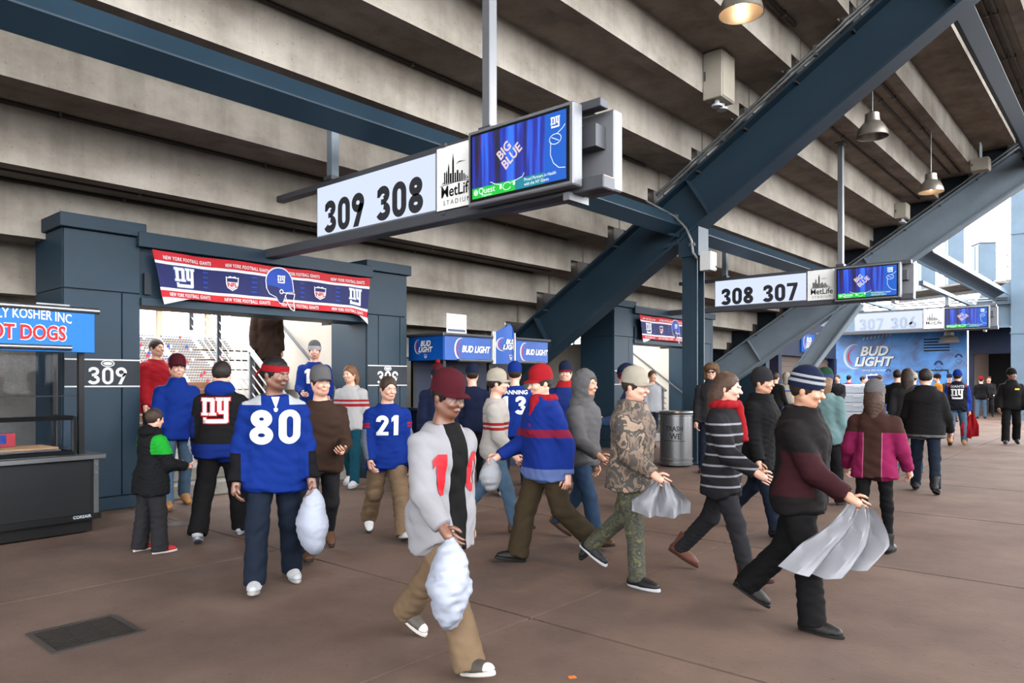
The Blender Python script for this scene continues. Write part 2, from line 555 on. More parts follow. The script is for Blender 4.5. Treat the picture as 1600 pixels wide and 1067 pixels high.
# column under the nearest girder
col = empty('steel_column', (-6.32, RK[1], 0), label='upright blue steel column standing under the nearest sloping girder', cat='column')
MB().ibeam((0, 0, 0.03), (0, 0, 4.02), 0.3, 0.3, 0.03, 0.02, up=(0, 1, 0)).build('shaft', M_STEEL, col)
MB().box(-0.26, 0.26, -0.26, 0.26, 0, 0.03).build('base_plate', M_STEEL, col)
MB().prism([(-0.2, 3.8), (0.2, 3.8), (0.2, 4.33), (-0.2, 4.07)], -0.2, 0.2).build('head_plate', M_STEEL, col)
MB().bar((-0.16, -0.2, 4.2), (-0.52, -0.2, 4.3), 0.05, 0.05).bar((-0.18, -0.2, 4.08), (-0.5, -0.2, 4.02), 0.05, 0.05).build('gusset_lug', M_STEEL, col)

leg = empty('inclined_leg', (-9.6, RK[2], 0), label='leaning grey steel strut propping the far girder below the 306 sign', cat='column')
MB().ibeam((0, 0, 0.0), (2.95, 0, 4.0), 0.5, 0.36, 0.04, 0.025, up=(0.8, 0, -0.6)).build('shaft', M_STEEL_LIT, leg)
MB().box(-0.45, 0.45, -0.3, 0.3, 0, 0.03).build('base_plate', M_STEEL_LIT, leg)

# far frame past the last girder
fb = empty('cross_girder', (-13, 34.8, 0), label='long level grey-blue girder spanning over the beer mural', cat='girder')
MB().ibeam((0, 0, 4.17), (9.0, 0, 4.17), 0.93, 0.4, 0.045, 0.03).build('girder_body', M_STEEL_FARLIT, fb)
MB().box(7.6, 8.98, -0.24, -0.21, 3.66, 3.76).build('splice_plate', M_STEEL_FARLIT, fb)
for q in range(12):
    MB().box(7.7 + q * 0.105, 7.74 + q * 0.105, -0.06, -0.02, 4.5, 4.54).build('bolt', M_ALUD, fb)
fp = empty('conduit_run', (-13, 34.55, 4.75), label='pair of pale conduits clamped along the far level girder', cat='conduit')
for dz in (0, 0.09):
    MB().tube([(0, 0, dz), (8.9, 0, dz)], 0.035, 8).build('pipe', M_GALV, fp, smooth=True)
for q in (2.2, 4.6, 6.9, 8.4):
    MB().box(q, q + 0.1, -0.06, 0.06, -0.11, 0.14).build('clamp', M_GALV, fp)
fc = empty('steel_column', (-3.75, 34.8, 0), label='tall pale blue steel column at the right edge of the view', cat='column')
MB().ibeam((0, 0, 0), (0, 0, 13), 0.55, 0.5, 0.05, 0.03, up=(0, 1, 0)).build('shaft', M_STEEL_FARLIT, fc)
for z in (3.4, 7.3):
    MB().box(-0.28, 0.28, -0.31, -0.28, z, z + 0.05).build('splice_plate', M_STEEL_FARLIT, fc)
MB().prism([(-0.27, 4.6), (-1.5, 4.6), (-1.3, 5.05), (-0.27, 5.5)], -0.02, 0.02).build('gusset_plate', M_STEEL_FARLIT, fc)
for x_, lb in ((-4.98, 'right'), (-7.63, 'left')):
    t_ = MB().box(x_ - 0.06, x_ + 0.06, 24.05, 34.55, 4.36, 4.48).build('tie_beam', M_STEEL_FARLIT)
    tag(t_, lb + ' one of two grey tie beams carrying the far 306 sign', 'beam')
br = MB().ibeam((-4.9, 23.85, 5.25), (-4.35, 34.5, 4.95), 0.5, 0.32, 0.03, 0.02, up=(0.85, 0, 0.5)).build('diagonal_brace', M_STEEL_FARLIT)
tag(br, 'short diagonal steel brace between the far girder and the right column against the sky', 'brace')

# conduits on the sloping girder
def along(x, dn=0.0, dy=0.0, Y=RK[1]):
    z = Z0K + math.tan(SL) * (x - X0K) - 0.05
    return Vector((x - math.sin(SL) * dn, Y + dy, z + math.cos(SL) * dn))
c = empty('conduit', along(-6.9, 0.04, -0.26), label='twin grey conduits strapped along the top edge of the nearest girder', cat='conduit')
b0 = c.location.copy()
for dn in (0.04, 0.1):
    MB().tube([along(-6.9, dn, -0.26) - b0, along(2.0, dn, -0.26) - b0], 0.026, 8).build('pipe', M_GALV, c, smooth=True)
for x in (-5.6, -4.0, -2.4):
    p = along(x, 0.07, -0.255) - b0
    MB().box(p.x - 0.03, p.x + 0.03, -0.03 + p.y, 0.06 + p.y, p.z - 0.08, p.z + 0.09).build('strap', M_GALV, c)
c = empty('conduit', along(-8, 0.04, -0.26, RK[2]), label='thin grey conduit along the top edge of the far pale girder', cat='conduit')
b0 = c.location.copy()
MB().tube([along(-8.6, 0.05, -0.26, RK[2]) - b0, along(0.5, 0.05, -0.26, RK[2]) - b0], 0.03, 8).build('pipe', M_GALV, c, smooth=True)
c = empty('conduit', (-6.3, RK[1] - 0.25, 3.4), label='bent grey conduit dropping across the girder joint to the white box on the column', cat='conduit')
b0 = c.location.copy()
pts = [(-7.25, 11.9, 5.45), (-7.25, 11.9, 5.05), (-7.15, 11.95, 4.95), (-6.55, 12.12, 4.55), (-6.33, 12.14, 4.3), (-6.22, 12.14, 4.05), (-6.2, 12.14, 3.85), (-6.1, 12.14, 3.72)]
MB().tube([Vector(p) - b0 for p in pts], 0.025, 8).build('pipe', M_GALV, c, smooth=True)
for p in ((-6.56, 12.16, 4.56), (-6.22, 12.18, 4.0)):
    q = Vector(p) - b0
    MB().box(q.x - 0.05, q.x + 0.05, q.y - 0.05, q.y + 0.03, q.z - 0.03, q.z + 0.03).build('clamp', M_GALV, c)
jb = empty('junction_box', (-6.04, 12.24, 3.5), label='small white junction box on the side of the blue column', cat='box')
MB().box(-0.02, 0.2, -0.12, 0.1, 0, 0.34).build('case', M_WPLAST, jb, bevel=0.01)
MB().box(0.2, 0.215, -0.1, 0.08, 0.02, 0.32).build('cover', M_WPLAST, jb)
MB().box(0.215, 0.225, 0.03, 0.06, 0.05, 0.09).build('latch', M_BLACK, jb)

# conduits along the concrete steps
def ceil_pipe(k, dx, y0, y1, label, r=0.022, dz=0.0, m=None):
    p = empty('conduit', (Xk(k) + dx, y0, Zk(k + 1) + 0.06 - r - 0.004 + dz), label=label, cat='conduit')
    MB().tube([(0, 0, 0), (0, y1 - y0, 0)], r, 8).build('pipe', m or M_PIPED, p, smooth=True)
    y = 0.7
    while y < y1 - y0:
        MB().box(-r - 0.012, r + 0.012, y, y + 0.03, -r - 0.006, r + 0.004).build('clip', M_GALV, p)
        y += 2.4
ceil_pipe(2, 0.05, -9.0, 11.8, 'thin dark conduit in the step corner just above the near tie beam')
ceil_pipe(-1, 0.04, -9.0, 11.8, 'thin conduit under the lowest lit step above the 309 portal', 0.02)
ceil_pipe(-1, 0.5, -9.0, 11.8, 'second thin conduit under the soffit above the 309 portal', 0.02)
ceil_pipe(0, 0.06, 2.0, 11.8, 'dark conduit tucked in the corner behind the 309 308 sign', 0.022)
ceil_pipe(5, 0.12, 1.0, 11.8, 'dark pipe beside the large beige emergency box', 0.035)
ceil_pipe(6, 0.35, 2.0, 11.8, 'dark pipe in the soffit bay above the nearest lamp', 0.025)
ceil_pipe(4, 0.45, 13.0, 23.0, 'dark conduit over the hanger of the 308 307 sign', 0.025)
ceil_pipe(5, 0.3, 13.0, 23.0, 'first thin conduit in the bay of the two far lamps', 0.025)
ceil_pipe(5, 0.55, 13.0, 23.0, 'second thin conduit in the bay of the two far lamps', 0.025)
for i, dx in enumerate((0.2, 0.34, 0.48)):
    ceil_pipe(7, dx, 13.0, 22.6, ['left', 'middle', 'right'][i] + ' one of three pipes leading to the high far box', 0.035)

# ------------------------------------------------------------------ portals to the seats
def portal(Y, num, ord_):
    p = empty('portal', (WALL_X, Y, 0), label='slate blue panelled portal marked %s, %s' % (num, ord_), cat='portal')
    D = 0.92
    def pillar(y0, y1, cuts):
        MB().box(-D, -0.02, y0 + 0.012, y1 - 0.012, 0, 3.27).build('pillar_core', M_PANELD, p)
        zr = [0.0, 0.16, 2.56, 3.24]
        yc = [y0] + cuts + [y1]
        for i in range(3):
            cols = yc if i == 1 else [y0, y1]
            for a, b in zip(cols[:-1], cols[1:]):
                MB().box(-0.02, 0.012, a + 0.006, b - 0.006, zr[i] + 0.006, zr[i + 1] - 0.006).build('panel', M_PANEL, p, bevel=0.004)
        for i in range(3):
            for s_, yy in ((-1, y0), (1, y1)):
                MB().box(-D, -0.024, yy - 0.004 if s_ < 0 else yy - 0.016, yy + 0.016 if s_ < 0 else yy + 0.004, zr[i] + 0.006, zr[i + 1] - 0.006).build('side_panel', M_PANEL, p)
        MB().box(-D - 0.04, 0.07, y0 - 0.05, y1 + 0.05, 3.24, 3.40).build('cap', M_PANEL, p, bevel=0.008)
    pillar(0, 0.83, [0.62]); pillar(4.22, 5.03, [0.22 + 4.22, 0.66 + 4.22])
    # lintel: channel with lips
    MB().box(-0.5, -0.03, 0.83, 4.22, 2.44, 3.24).build('lintel', M_PANEL, p)
    MB().box(-0.5, 0.10, 0.78, 4.27, 3.12, 3.30).build('lintel_cap', M_PANEL, p, bevel=0.006)
    MB().box(-0.5, 0.05, 0.83, 4.22, 2.42, 2.52).build('lintel_lip', M_PANEL, p, bevel=0.006)
    for yy in (0.87, 4.1):
        MB().box(-0.03, 0.03, yy, yy + 0.08, 2.56, 2.82).build('bracket', M_PANELD, p)
    # plaques
    for y0, y1, cy, side in ((0.0, 0.83, 0.46, 0), (4.22, 5.03, 4.62, 1)):
        q = MB().box(0.012, 0.02, y0 + 0.01, y1 - 0.01, 1.45, 1.76).build('plaque', M_PANELD, p)
        for z in (1.45, 1.76):
            MB().box(0.012, 0.024, y0 + 0.01, y1 - 0.01, z - 0.008, z + 0.008).build('plaque_line', M_WHITE, q)
        fn = plane_fn((0.023, cy, 1.475), (0, 1, 0), (0, 0, 1))
        decal('numerals', number2d(num, 0.20, gap=0.12, w=0.17), M_WHITE, fn, q)
        ring = poly2d(arc(0, 0.242, 0.075, 0.04, 0, 360, 24)[:-1], arc(0, 0.242, 0.062, 0.03, 0, 360, 24)[:-1])
        decal('emblem', join2d(ring, poly2d(arc(0, 0.242, 0.05, 0.02, 0, 360, 20)[:-1])), M_WHITE, fn, q)
    # passage behind: side walls, steps, landing, handrails
    MB().box(-4.2, -0.5, 4.22, 4.36, 0, 2.44).box(-4.2, -1.2, 4.22, 4.36, 2.44, 2.9).build('passage_wall', M_WHITEWALL, p)
    MB().box(-4.2, -0.5, 0.69, 0.83, 0, 2.44).build('passage_wall', M_WHITEWALL, p)
    for i, (x0_, zt) in enumerate(((-0.2, 0.17), (-0.6, 0.34))):
        MB().box(-4.2, x0_, 0.835, 3.05, zt - 0.17, zt - 0.002).build('step', M_BLOCK, p, bevel=0.01)
    for i in range(12):
        MB().box(-3.5, -0.2 - 0.25 * i, 3.06, 4.215, 0.34 + 0.172 * (i - 1) if i > 1 else 0.172 * i, 0.172 * (i + 1) - 0.002).build('step', M_BLOCK, p)
    rail = M_GALV
    A = Vector((-0.35, 3.03, 0.27)); B = Vector((-3.4, 3.03, 2.44))
    MB().bar(A + Vector((0, 0, 1.0)), B + Vector((0, 0, 1.0)), 0.07, 0.05).build('handrail', rail, p)
    for i in range(6):
        f = 0.1 + i * 0.14
        MB().tube([A + Vector((0, 0, f)), B + Vector((0, 0, f))], 0.012, 6).build('rail_wire', rail, p)
    for t in (0.03, 0.32, 0.66, 0.98):
        q = A.lerp(B, t)
        MB().bar(q, q + Vector((0, 0, 1.0)), 0.07, 0.04, up=(1, 0, 0)).build('rail_post', M_ALUD, p)
    MB().tube([(-0.3, 4.13, 1.1), (-3.4, 4.13, 3.3)], 0.025, 8).build('handrail', M_ALUD, p)
    # guard rail at the outer edge of the landing, left part
    for z in (0.5, 0.64, 0.78, 0.92, 1.06, 1.2, 1.34):
        MB().tube([(-4.1, 0.9, z), (-4.1, 3.0, z)], 0.014, 6).build('guard_bar', rail, p)
    for yy in (0.92, 1.8, 2.62):
        MB().box(-4.13, -4.07, yy - 0.03, yy + 0.03, 0.34, 2.3 if yy == 1.8 else 1.42).build('guard_post', M_BOX, p)
    a, b = Vector((-0.9, 0.95, 0.34)), Vector((-3.6, 0.95, 1.9))
    MB().bar(a + Vector((0, 0, .9)), b + Vector((0, 0, .9)), 0.06, 0.04).build('handrail', rail, p)
    for q in (a, b, a.lerp(b, 0.5)):
        MB().bar(q, q + Vector((0, 0, .9)), 0.05, 0.03, up=(1, 0, 0)).build('rail_post', M_ALUD, p)
    MB().box(-4.6, -4.25, 1.9, 4.0, 0.0, 1.5).build('low_wall', mat('tan_brick', srgb(178, 128, 98), 0.8, noise=0.15), p)
    return p
portal(2.87, '309', 'nearest on the left beside the hot dog cart')
portal(2.87 + BAY, '308', 'farther one beyond the nearest sloping girder')

# ------------------------------------------------------------------ the bowl seen through the portal
bowl = empty('seating_bowl', (-150, 75, -6), label='far bright stand of grey seats across the field, seen through the 309 portal', cat='stand')
M_BOWL = mat('bowl_concrete', srgb(225, 205, 185), 0.9)
M_SEAT = mat('seat_grey', srgb(92, 96, 106), 0.6)
mb = MB(); sb = MB()
crowd = [MB(), MB(), MB()]
for i in range(30):
    mb.box(-0.9 * i - 0.9, -0.9 * i, -60, 60, -12, 0.62 * i)
    for j in range(-44, 45):
        if j % 14 in (0, 1): continue
        y = j * 0.62
        sb.box(-0.9 * i - 0.62, -0.9 * i - 0.5, y - 0.23, y + 0.23, 0.62 * i + 0.2, 0.62 * i + 0.62)
        if random.random() < 0.07:
            cmb = random.choice(crowd)
            cmb.box(-0.9 * i - 0.5, -0.9 * i - 0.2, y - 0.22, y + 0.22, 0.62 * i, 0.62 * i + 0.75)
mb.build('terrace', M_BOWL, bowl)
tag(sb.build('seat_rows', M_SEAT, bowl), kind='stuff')
for cmb, cc in zip(crowd, ((40, 70, 160), (190, 40, 50), (230, 230, 235))):
    tag(cmb.build('distant_spectators', mat('crowd_%d' % cc[0], srgb(*cc), 0.8), bowl), kind='stuff')
mb = MB()
for y in (-34, -22, -10, 2, 14, 26, 38):
    mb.box(-30, -29, y - 0.6, y + 0.6, 17, 32)
mb.build('upper_posts', mat('tan_post', srgb(214, 178, 148), 0.8), bowl)
MB().box(-40, -26, -60, 60, 26.5, 29).build('roof_band', M_BOWL, bowl)
# ------------------------------------------------------------------ flat logos
def emis(name, col, s=1.0):
    return mat(name, (0.02, 0.02, 0.02, 1), 0.4, emit=col, estr=s * 0.27)
M_LITW = emis('backlit_white', srgb(205, 216, 244), 0.30)
M_INK = mat('dark_grey_ink', srgb(58, 58, 62), 0.6)
M_INKK = mat('black_ink', srgb(14, 14, 16), 0.6)
M_LOGOP = mat('logo_panel', (1.35, 1.34, 1.31, 1), 0.5)
M_S_BLUE = emis('screen_blue', srgb(16, 92, 196), 0.30)
M_S_GREEN = emis('screen_green', srgb(28, 196, 60), 0.30)
M_S_TEAL = emis('screen_teal', srgb(18, 130, 150), 0.30)
M_S_WHITE = emis('screen_white', srgb(240, 244, 255), 0.33)
M_S_RED = emis('screen_red', srgb(150, 20, 60), 0.2)
def stripes_mat():
    m = bpy.data.materials.new('screen_picture'); m.use_nodes = True
    nt = m.node_tree; N, L = nt.nodes, nt.links
    b = N['Principled BSDF']; b.inputs['Base Color'].default_value = (0.01, 0.01, 0.02, 1); b.inputs['Roughness'].default_value = 0.3
    tc = N.new('ShaderNodeTexCoord'); mp = N.new('ShaderNodeMapping')
    mp.inputs['Scale'].default_value = (6.0, 0.2, 0.35); mp.inputs['Rotation'].default_value = (0, 0.12, 0)
    L.new(tc.outputs['Object'], mp.inputs['Vector'])
    n = N.new('ShaderNodeTexNoise'); n.inputs['Scale'].default_value = 1.6; n.inputs['Detail'].default_value = 2
    L.new(mp.outputs['Vector'], n.inputs['Vector'])
    r = N.new('ShaderNodeValToRGB'); cr = r.color_ramp
    cr.elements[0].position = 0.36; cr.elements[0].color = srgb(2, 4, 34)
    cr.elements[1].position = 0.7; cr.elements[1].color = srgb(40, 120, 255)
    e = cr.elements.new(0.5); e.color = srgb(8, 30, 150)
    L.new(n.outputs['Fac'], r.inputs['Fac'])
    L.new(r.outputs['Color'], b.inputs['Emission Color']); b.inputs['Emission Strength'].default_value = 0.095
    return m
M_S_PIC = stripes_mat()
M_BUD = mat('beer_sign_blue', srgb(12, 84, 176), 0.35, noise=0.25, nscale=1.2)
M_RED = mat('print_red', srgb(205, 30, 44), 0.6)
M_PWHITE = mat('print_white', srgb(236, 236, 238), 0.6)
M_PNAVY = mat('print_navy', srgb(28, 34, 96), 0.6)
M_PBLUE = mat('print_blue', srgb(20, 66, 170), 0.55)
M_SILVER = mat('print_silver', srgb(190, 200, 212), 0.4)

def skyline2d():
    S = []
    for x, w, h in ((0.0, .02, .04), (.04, .03, .08), (.085, .045, .36), (.15, .05, .3), (.215, .05, .46), (.28, .06, .30), (.36, .06, .62), (.44, .05, .28), (.51, .06, .34), (.59, .05, .24), (.66, .05, .30), (.73, .04, .2), (.79, .03, .14), (.85, .03, .1), (.9, .03, .06)):
        S.append(rect2d(x, x + w, 0.02, h))
    S += [poly2d([(.36, .62), (.42, .62), (.392, .86), (.388, .86)]), poly2d([(.215, .46), (.265, .46), (.242, .60), (.238, .60)]),
          poly2d([(.15, .3), (.2, .3), (.175, .42)]), ribbon2d([(.48, .52), (.6, .57), (.82, .55)], [.004, .035, .004]),
          ribbon2d([(-.06, -.03), (.2, .0), (.5, .015), (.8, .0), (1.0, -.04)], .018)]
    return join2d(*S)

def swoosh2d():
    o = arc(0, 0, 0.5, 0.62, 75, 290, 28)
    w = [0.01 + 0.13 * math.sin(math.pi * i / 28) for i in range(29)]
    return ribbon2d(o, w)
def budlight(parent, fn, scale, two=True, off=0.0):
    """beer sign lettering with silver crescent"""
    decal('crescent', xf2d(swoosh2d(), -0.75 * scale, 0, scale * 0.95), M_SILVER, lambda x, y: fn(x, y, 0.002), parent, None)
    decal('crescent_core', xf2d(ribbon2d(arc(0.1, 0, 0.46, 0.46, 100, 250, 20), [0.01 + 0.06 * math.sin(math.pi * i / 20) for i in range(21)]), -0.72 * scale, 0, scale * 0.95), M_RED, lambda x, y: fn(x, y, 0.003), parent, None)
    if two:
        for k, (s_, dy) in enumerate((('BUD', 0.04), ('LIGHT', -0.46))):
            t = xf2d(text2d(s_, 0.62 if k == 0 else 0.6, bold=0.022, shear=0.25, align='LEFT', xs=0.98), -0.52 if k == 0 else -0.78, dy)
            decal('lettering', xf2d(t, 0.04 * scale, -0.02 * scale, scale), M_INKK, lambda x, y: fn(x, y, 0.004), parent, None)
            decal('lettering', xf2d(t, 0, 0, scale), M_PWHITE, lambda x, y: fn(x, y, 0.006), parent, None)
    else:
        t = xf2d(text2d('BUD LIGHT', 0.5, bold=0.02, shear=0.25, align='LEFT', xs=0.88), -0.72, -0.16)
        decal('lettering', xf2d(t, 0, 0, scale), M_PWHITE, lambda x, y: fn(x, y, 0.005), parent, None)
SHIELD = [(-.5, .42), (-.36, .36), (-.18, .46), (0, .40), (.18, .46), (.36, .36), (.5, .42), (.46, -.1), (.36, -.36), (0, -.56), (-.36, -.36), (-.46, -.1)]
def shield(parent, fn, s, cx, cy):
    decal('shield', xf2d(poly2d([(x * 1.12, y * 1.12) for x, y in SHIELD]), cx, cy, s), M_PWHITE, lambda x, y: fn(x, y, 0.003), parent)
    decal('shield_field', xf2d(poly2d([(x * 0.94, min(y * 0.94, 0.36)) for x, y in SHIELD]), cx, cy, s), M_PNAVY, lambda x, y: fn(x, y, 0.005), parent)
    decal('shield_base', xf2d(poly2d([(-.42, .06), (.42, .06), (.4, -.12), (.32, -.32), (0, -.48), (-.32, -.32), (-.4, -.12)]), cx, cy, s), M_PWHITE, lambda x, y: fn(x, y, 0.007), parent)
    decal('shield_letters', xf2d(text2d('NFL', 0.46, bold=0.015), cx, cy - 0.32 * s, s), M_RED, lambda x, y: fn(x, y, 0.009), parent)

# ------------------------------------------------------------------ overhead section signs
def section_sign(Y, nums, label, dim=False, tops=None):
    s = empty('section_sign', (-6.3, Y, 3.2), label=label, cat='sign')
    X = lambda x: x + 6.3
    Z = lambda z: z - 3.2
    MB().box(X(-9.05), X(-3.6), -0.06, 0.06, Z(3.92), Z(4.0)).build('top_rail', M_ALUD, s, bevel=0.006)
    MB().box(X(-9.2), X(-3.55), -0.09, 0.09, Z(3.19), Z(3.31)).build('bottom_rail', M_ALUD, s, bevel=0.01)
    MB().box(X(-7.86), X(-5.67), -0.075, 0.075, Z(3.31), Z(3.93)).build('light_box', M_ALU, s)
    f = MB().box(X(-7.84), X(-5.69), -0.082, -0.076, Z(3.325), Z(3.925)).build('face_panel', M_LITW, s)
    ink = M_INK if not dim else mat('pale_ink', srgb(150, 160, 178), 0.6)  # paler numerals on the far sign
    for i, nm in enumerate(nums):
        fn = plane_fn((X(-7.29 if i == 0 else -6.27), -0.084, Z(3.338)), (1, 0, 0), (0, 0, 1))
        decal('numerals', number2d(nm, 0.395, gap=0.09, w=0.225, W=0.62, xs=0.98), ink, fn, f)
    lp = MB().box(X(-5.66), X(-5.05), -0.09, 0.09, Z(3.28), Z(3.96)).build('logo_panel', M_LOGOP, s, bevel=0.006)
    for x in (-5.55, -5.15):
        for z in (3.25, 3.955):
            MB().box(X(x) - 0.03, X(x) + 0.03, -0.1, -0.04, Z(z), Z(z) + 0.04).build('clip', M_ALUD, lp)
    fn = plane_fn((X(-5.58), -0.092, Z(3.56)), (0.44, 0, 0), (0, 0, 0.36))
    ik = M_INKK if not dim else M_INK
    decal('skyline', skyline2d(), ik, fn, lp)
    fn = plane_fn((X(-5.355), -0.092, Z(3.43)), (1, 0, 0), (0, 0, 1))
    decal('name_lettering', text2d('MetLife', 0.165, bold=0.0028, xs=0.95), ik, fn, lp)
    decal('name_lettering', xf2d(text2d('STADIUM', 0.07, space=1.5), 0, -0.085), ik, fn, lp)
    # screens, front and back
    for sgn, y0 in ((-1, -0.12), (1, 0.14)):
        sc = MB().box(X(-5.03), X(-3.75), min(y0, y0 + sgn * 0.14), max(y0, y0 + sgn * 0.14), Z(3.22), Z(3.95)).build('screen_case', M_ALU, s, bevel=0.012)
        if sgn > 0:
            sc.location.x += 0.16
            continue
        yb = y0 - 0.14
        MB().box(X(-4.99), X(-3.79), yb - 0.006, yb, Z(3.255), Z(3.915)).build('bezel', M_BLACK, sc)
        W, H = 1.14, 0.61
        def fn(off): return plane_fn((X(-4.96), yb - 0.008, Z(3.28)), (1, 0, 0), (0, 0, 1), off)
        decal('picture', rect2d(0, 0.9, 0.1, H), M_S_PIC, fn(0), sc)
        decal('picture_side', rect2d(0.9, W, 0, H), M_S_BLUE, fn(0), sc)
        decal('picture_bar', rect2d(0, 0.55, 0, 0.1), M_S_GREEN, fn(0), sc)
        decal('picture_bar', rect2d(0.55, 0.9, 0, 0.1), M_S_TEAL, fn(0), sc)
        decal('picture_streak', ribbon2d([(0.12, 0.6), (0.08, 0.36), (0.07, 0.2)], [0.008, 0.005, 0.002]), M_S_RED, fn(0.001), sc)
        t = join2d(xf2d(text2d('BIG', 0.13, bold=0.004, xs=0.9), 0.0, 0.0), xf2d(text2d('BLUE', 0.13, bold=0.004, xs=0.9), 0.03, -0.115))
        decal('picture_title', xf2d(t, 0.44, 0.36, 1, rot=math.radians(38)), mat('screen_tan', (0.02,) * 3 + (1,), 0.5, emit=srgb(214, 196, 196), estr=0.085), fn(0.002), sc)
        decal('picture_logo', xf2d(ny2d(), 1.02, 0.52, 0.1), M_S_WHITE, fn(0.002), sc)
        ball = join2d(ribbon2d(arc(1.02, 0.37, 0.065, 0.045, 0, 360, 24), 0.006), ribbon2d([(0.98, 0.39), (1.06, 0.35)], 0.006),
                      ribbon2d([(1.13, 0.48), (1.1, 0.45), (1.04, 0.415)], 0.006), ribbon2d([(0.97, 0.35), (0.965, 0.24), (1.0, 0.16), (1.06, 0.11), (1.13, 0.1)], 0.006))
        decal('picture_line_art', ball, M_S_WHITE, fn(0.002), sc)
        hands = join2d(ribbon2d([(0.24, 0.13), (0.3, 0.1), (0.36, 0.085)], 0.006), ribbon2d(arc(0.45, 0.055, 0.05, 0.035, 20, 340, 16), 0.006),
                       ribbon2d([(0.5, 0.08), (0.56, 0.09), (0.64, 0.11), (0.66, 0.14)], 0.006), rect2d(0.36, 0.385, 0.04, 0.085), rect2d(0.525, 0.55, 0.05, 0.09))
        decal('picture_line_art', hands, M_S_WHITE, fn(0.002), sc)
        decal('picture_text', xf2d(text2d('Quest', 0.085, align='LEFT'), 0.085, 0.035), M_S_WHITE, fn(0.002), sc)
        decal('picture_text', xf2d(text2d('Diagnostics', 0.028, align='LEFT'), 0.13, 0.008), M_S_WHITE, fn(0.002), sc)
        decal('picture_text', join2d(ribbon2d(arc(0.05, 0.055, 0.022, 0.022, 0, 360, 16), 0.01), poly2d(arc(0.05, 0.055, 0.01, 0.01, 0, 360, 10)[:-1])), M_S_WHITE, fn(0.002), sc)
        decal('picture_text', xf2d(text2d('Proud Partners in Health', 0.043, align='LEFT', xs=0.85), 0.66, 0.06), M_S_WHITE, fn(0.002), sc)
        decal('picture_text', xf2d(text2d('with the NY Giants', 0.043, align='LEFT', xs=0.85), 0.66, 0.018), M_S_WHITE, fn(0.002), sc)
    MB().box(X(-3.85), X(-3.68), -0.02, 0.2, Z(3.6), Z(3.8)).build('screen_bracket', M_ALUD, s)
    MB().box(X(-3.95), X(-3.88), -0.14, 0.16, Z(3.13), Z(3.2)).build('screen_bracket', M_ALU, s)
    # hangers up to the concrete
    for x, zt in ((-4.98, tops or Zk(5) + 0.055), (-7.63, tops or Zk(2) + 0.055)):
        h = MB().box(X(x) - 0.055, X(x) + 0.055, -0.055, 0.055, Z(4.0), Z(zt)).build('hanger', M_ALU if x > -6 else M_STEEL_LIT, s, bevel=0.008)
        MB().box(X(x) - 0.1, X(x) + 0.1, -0.1, 0.1, Z(zt) - 0.03, Z(zt)).build('hanger_plate', M_STEEL_LIT, h)
        MB().box(X(x) - 0.08, X(x) + 0.08, -0.08, 0.08, Z(4.0), Z(4.05)).build('hanger_shoe', M_ALUD, h)
    return s
section_sign(5.39, ('309', '308'), 'large hanging sign reading 309 308 with a lit screen, nearest of the three')
section_sign(5.39 + BAY, ('308', '307'), 'hanging sign reading 308 307 with a lit screen, middle of the three')
section_sign(5.39 + 2 * BAY, ('307', '306'), 'small far hanging sign reading 306 with a lit screen', dim=True, tops=4.36)

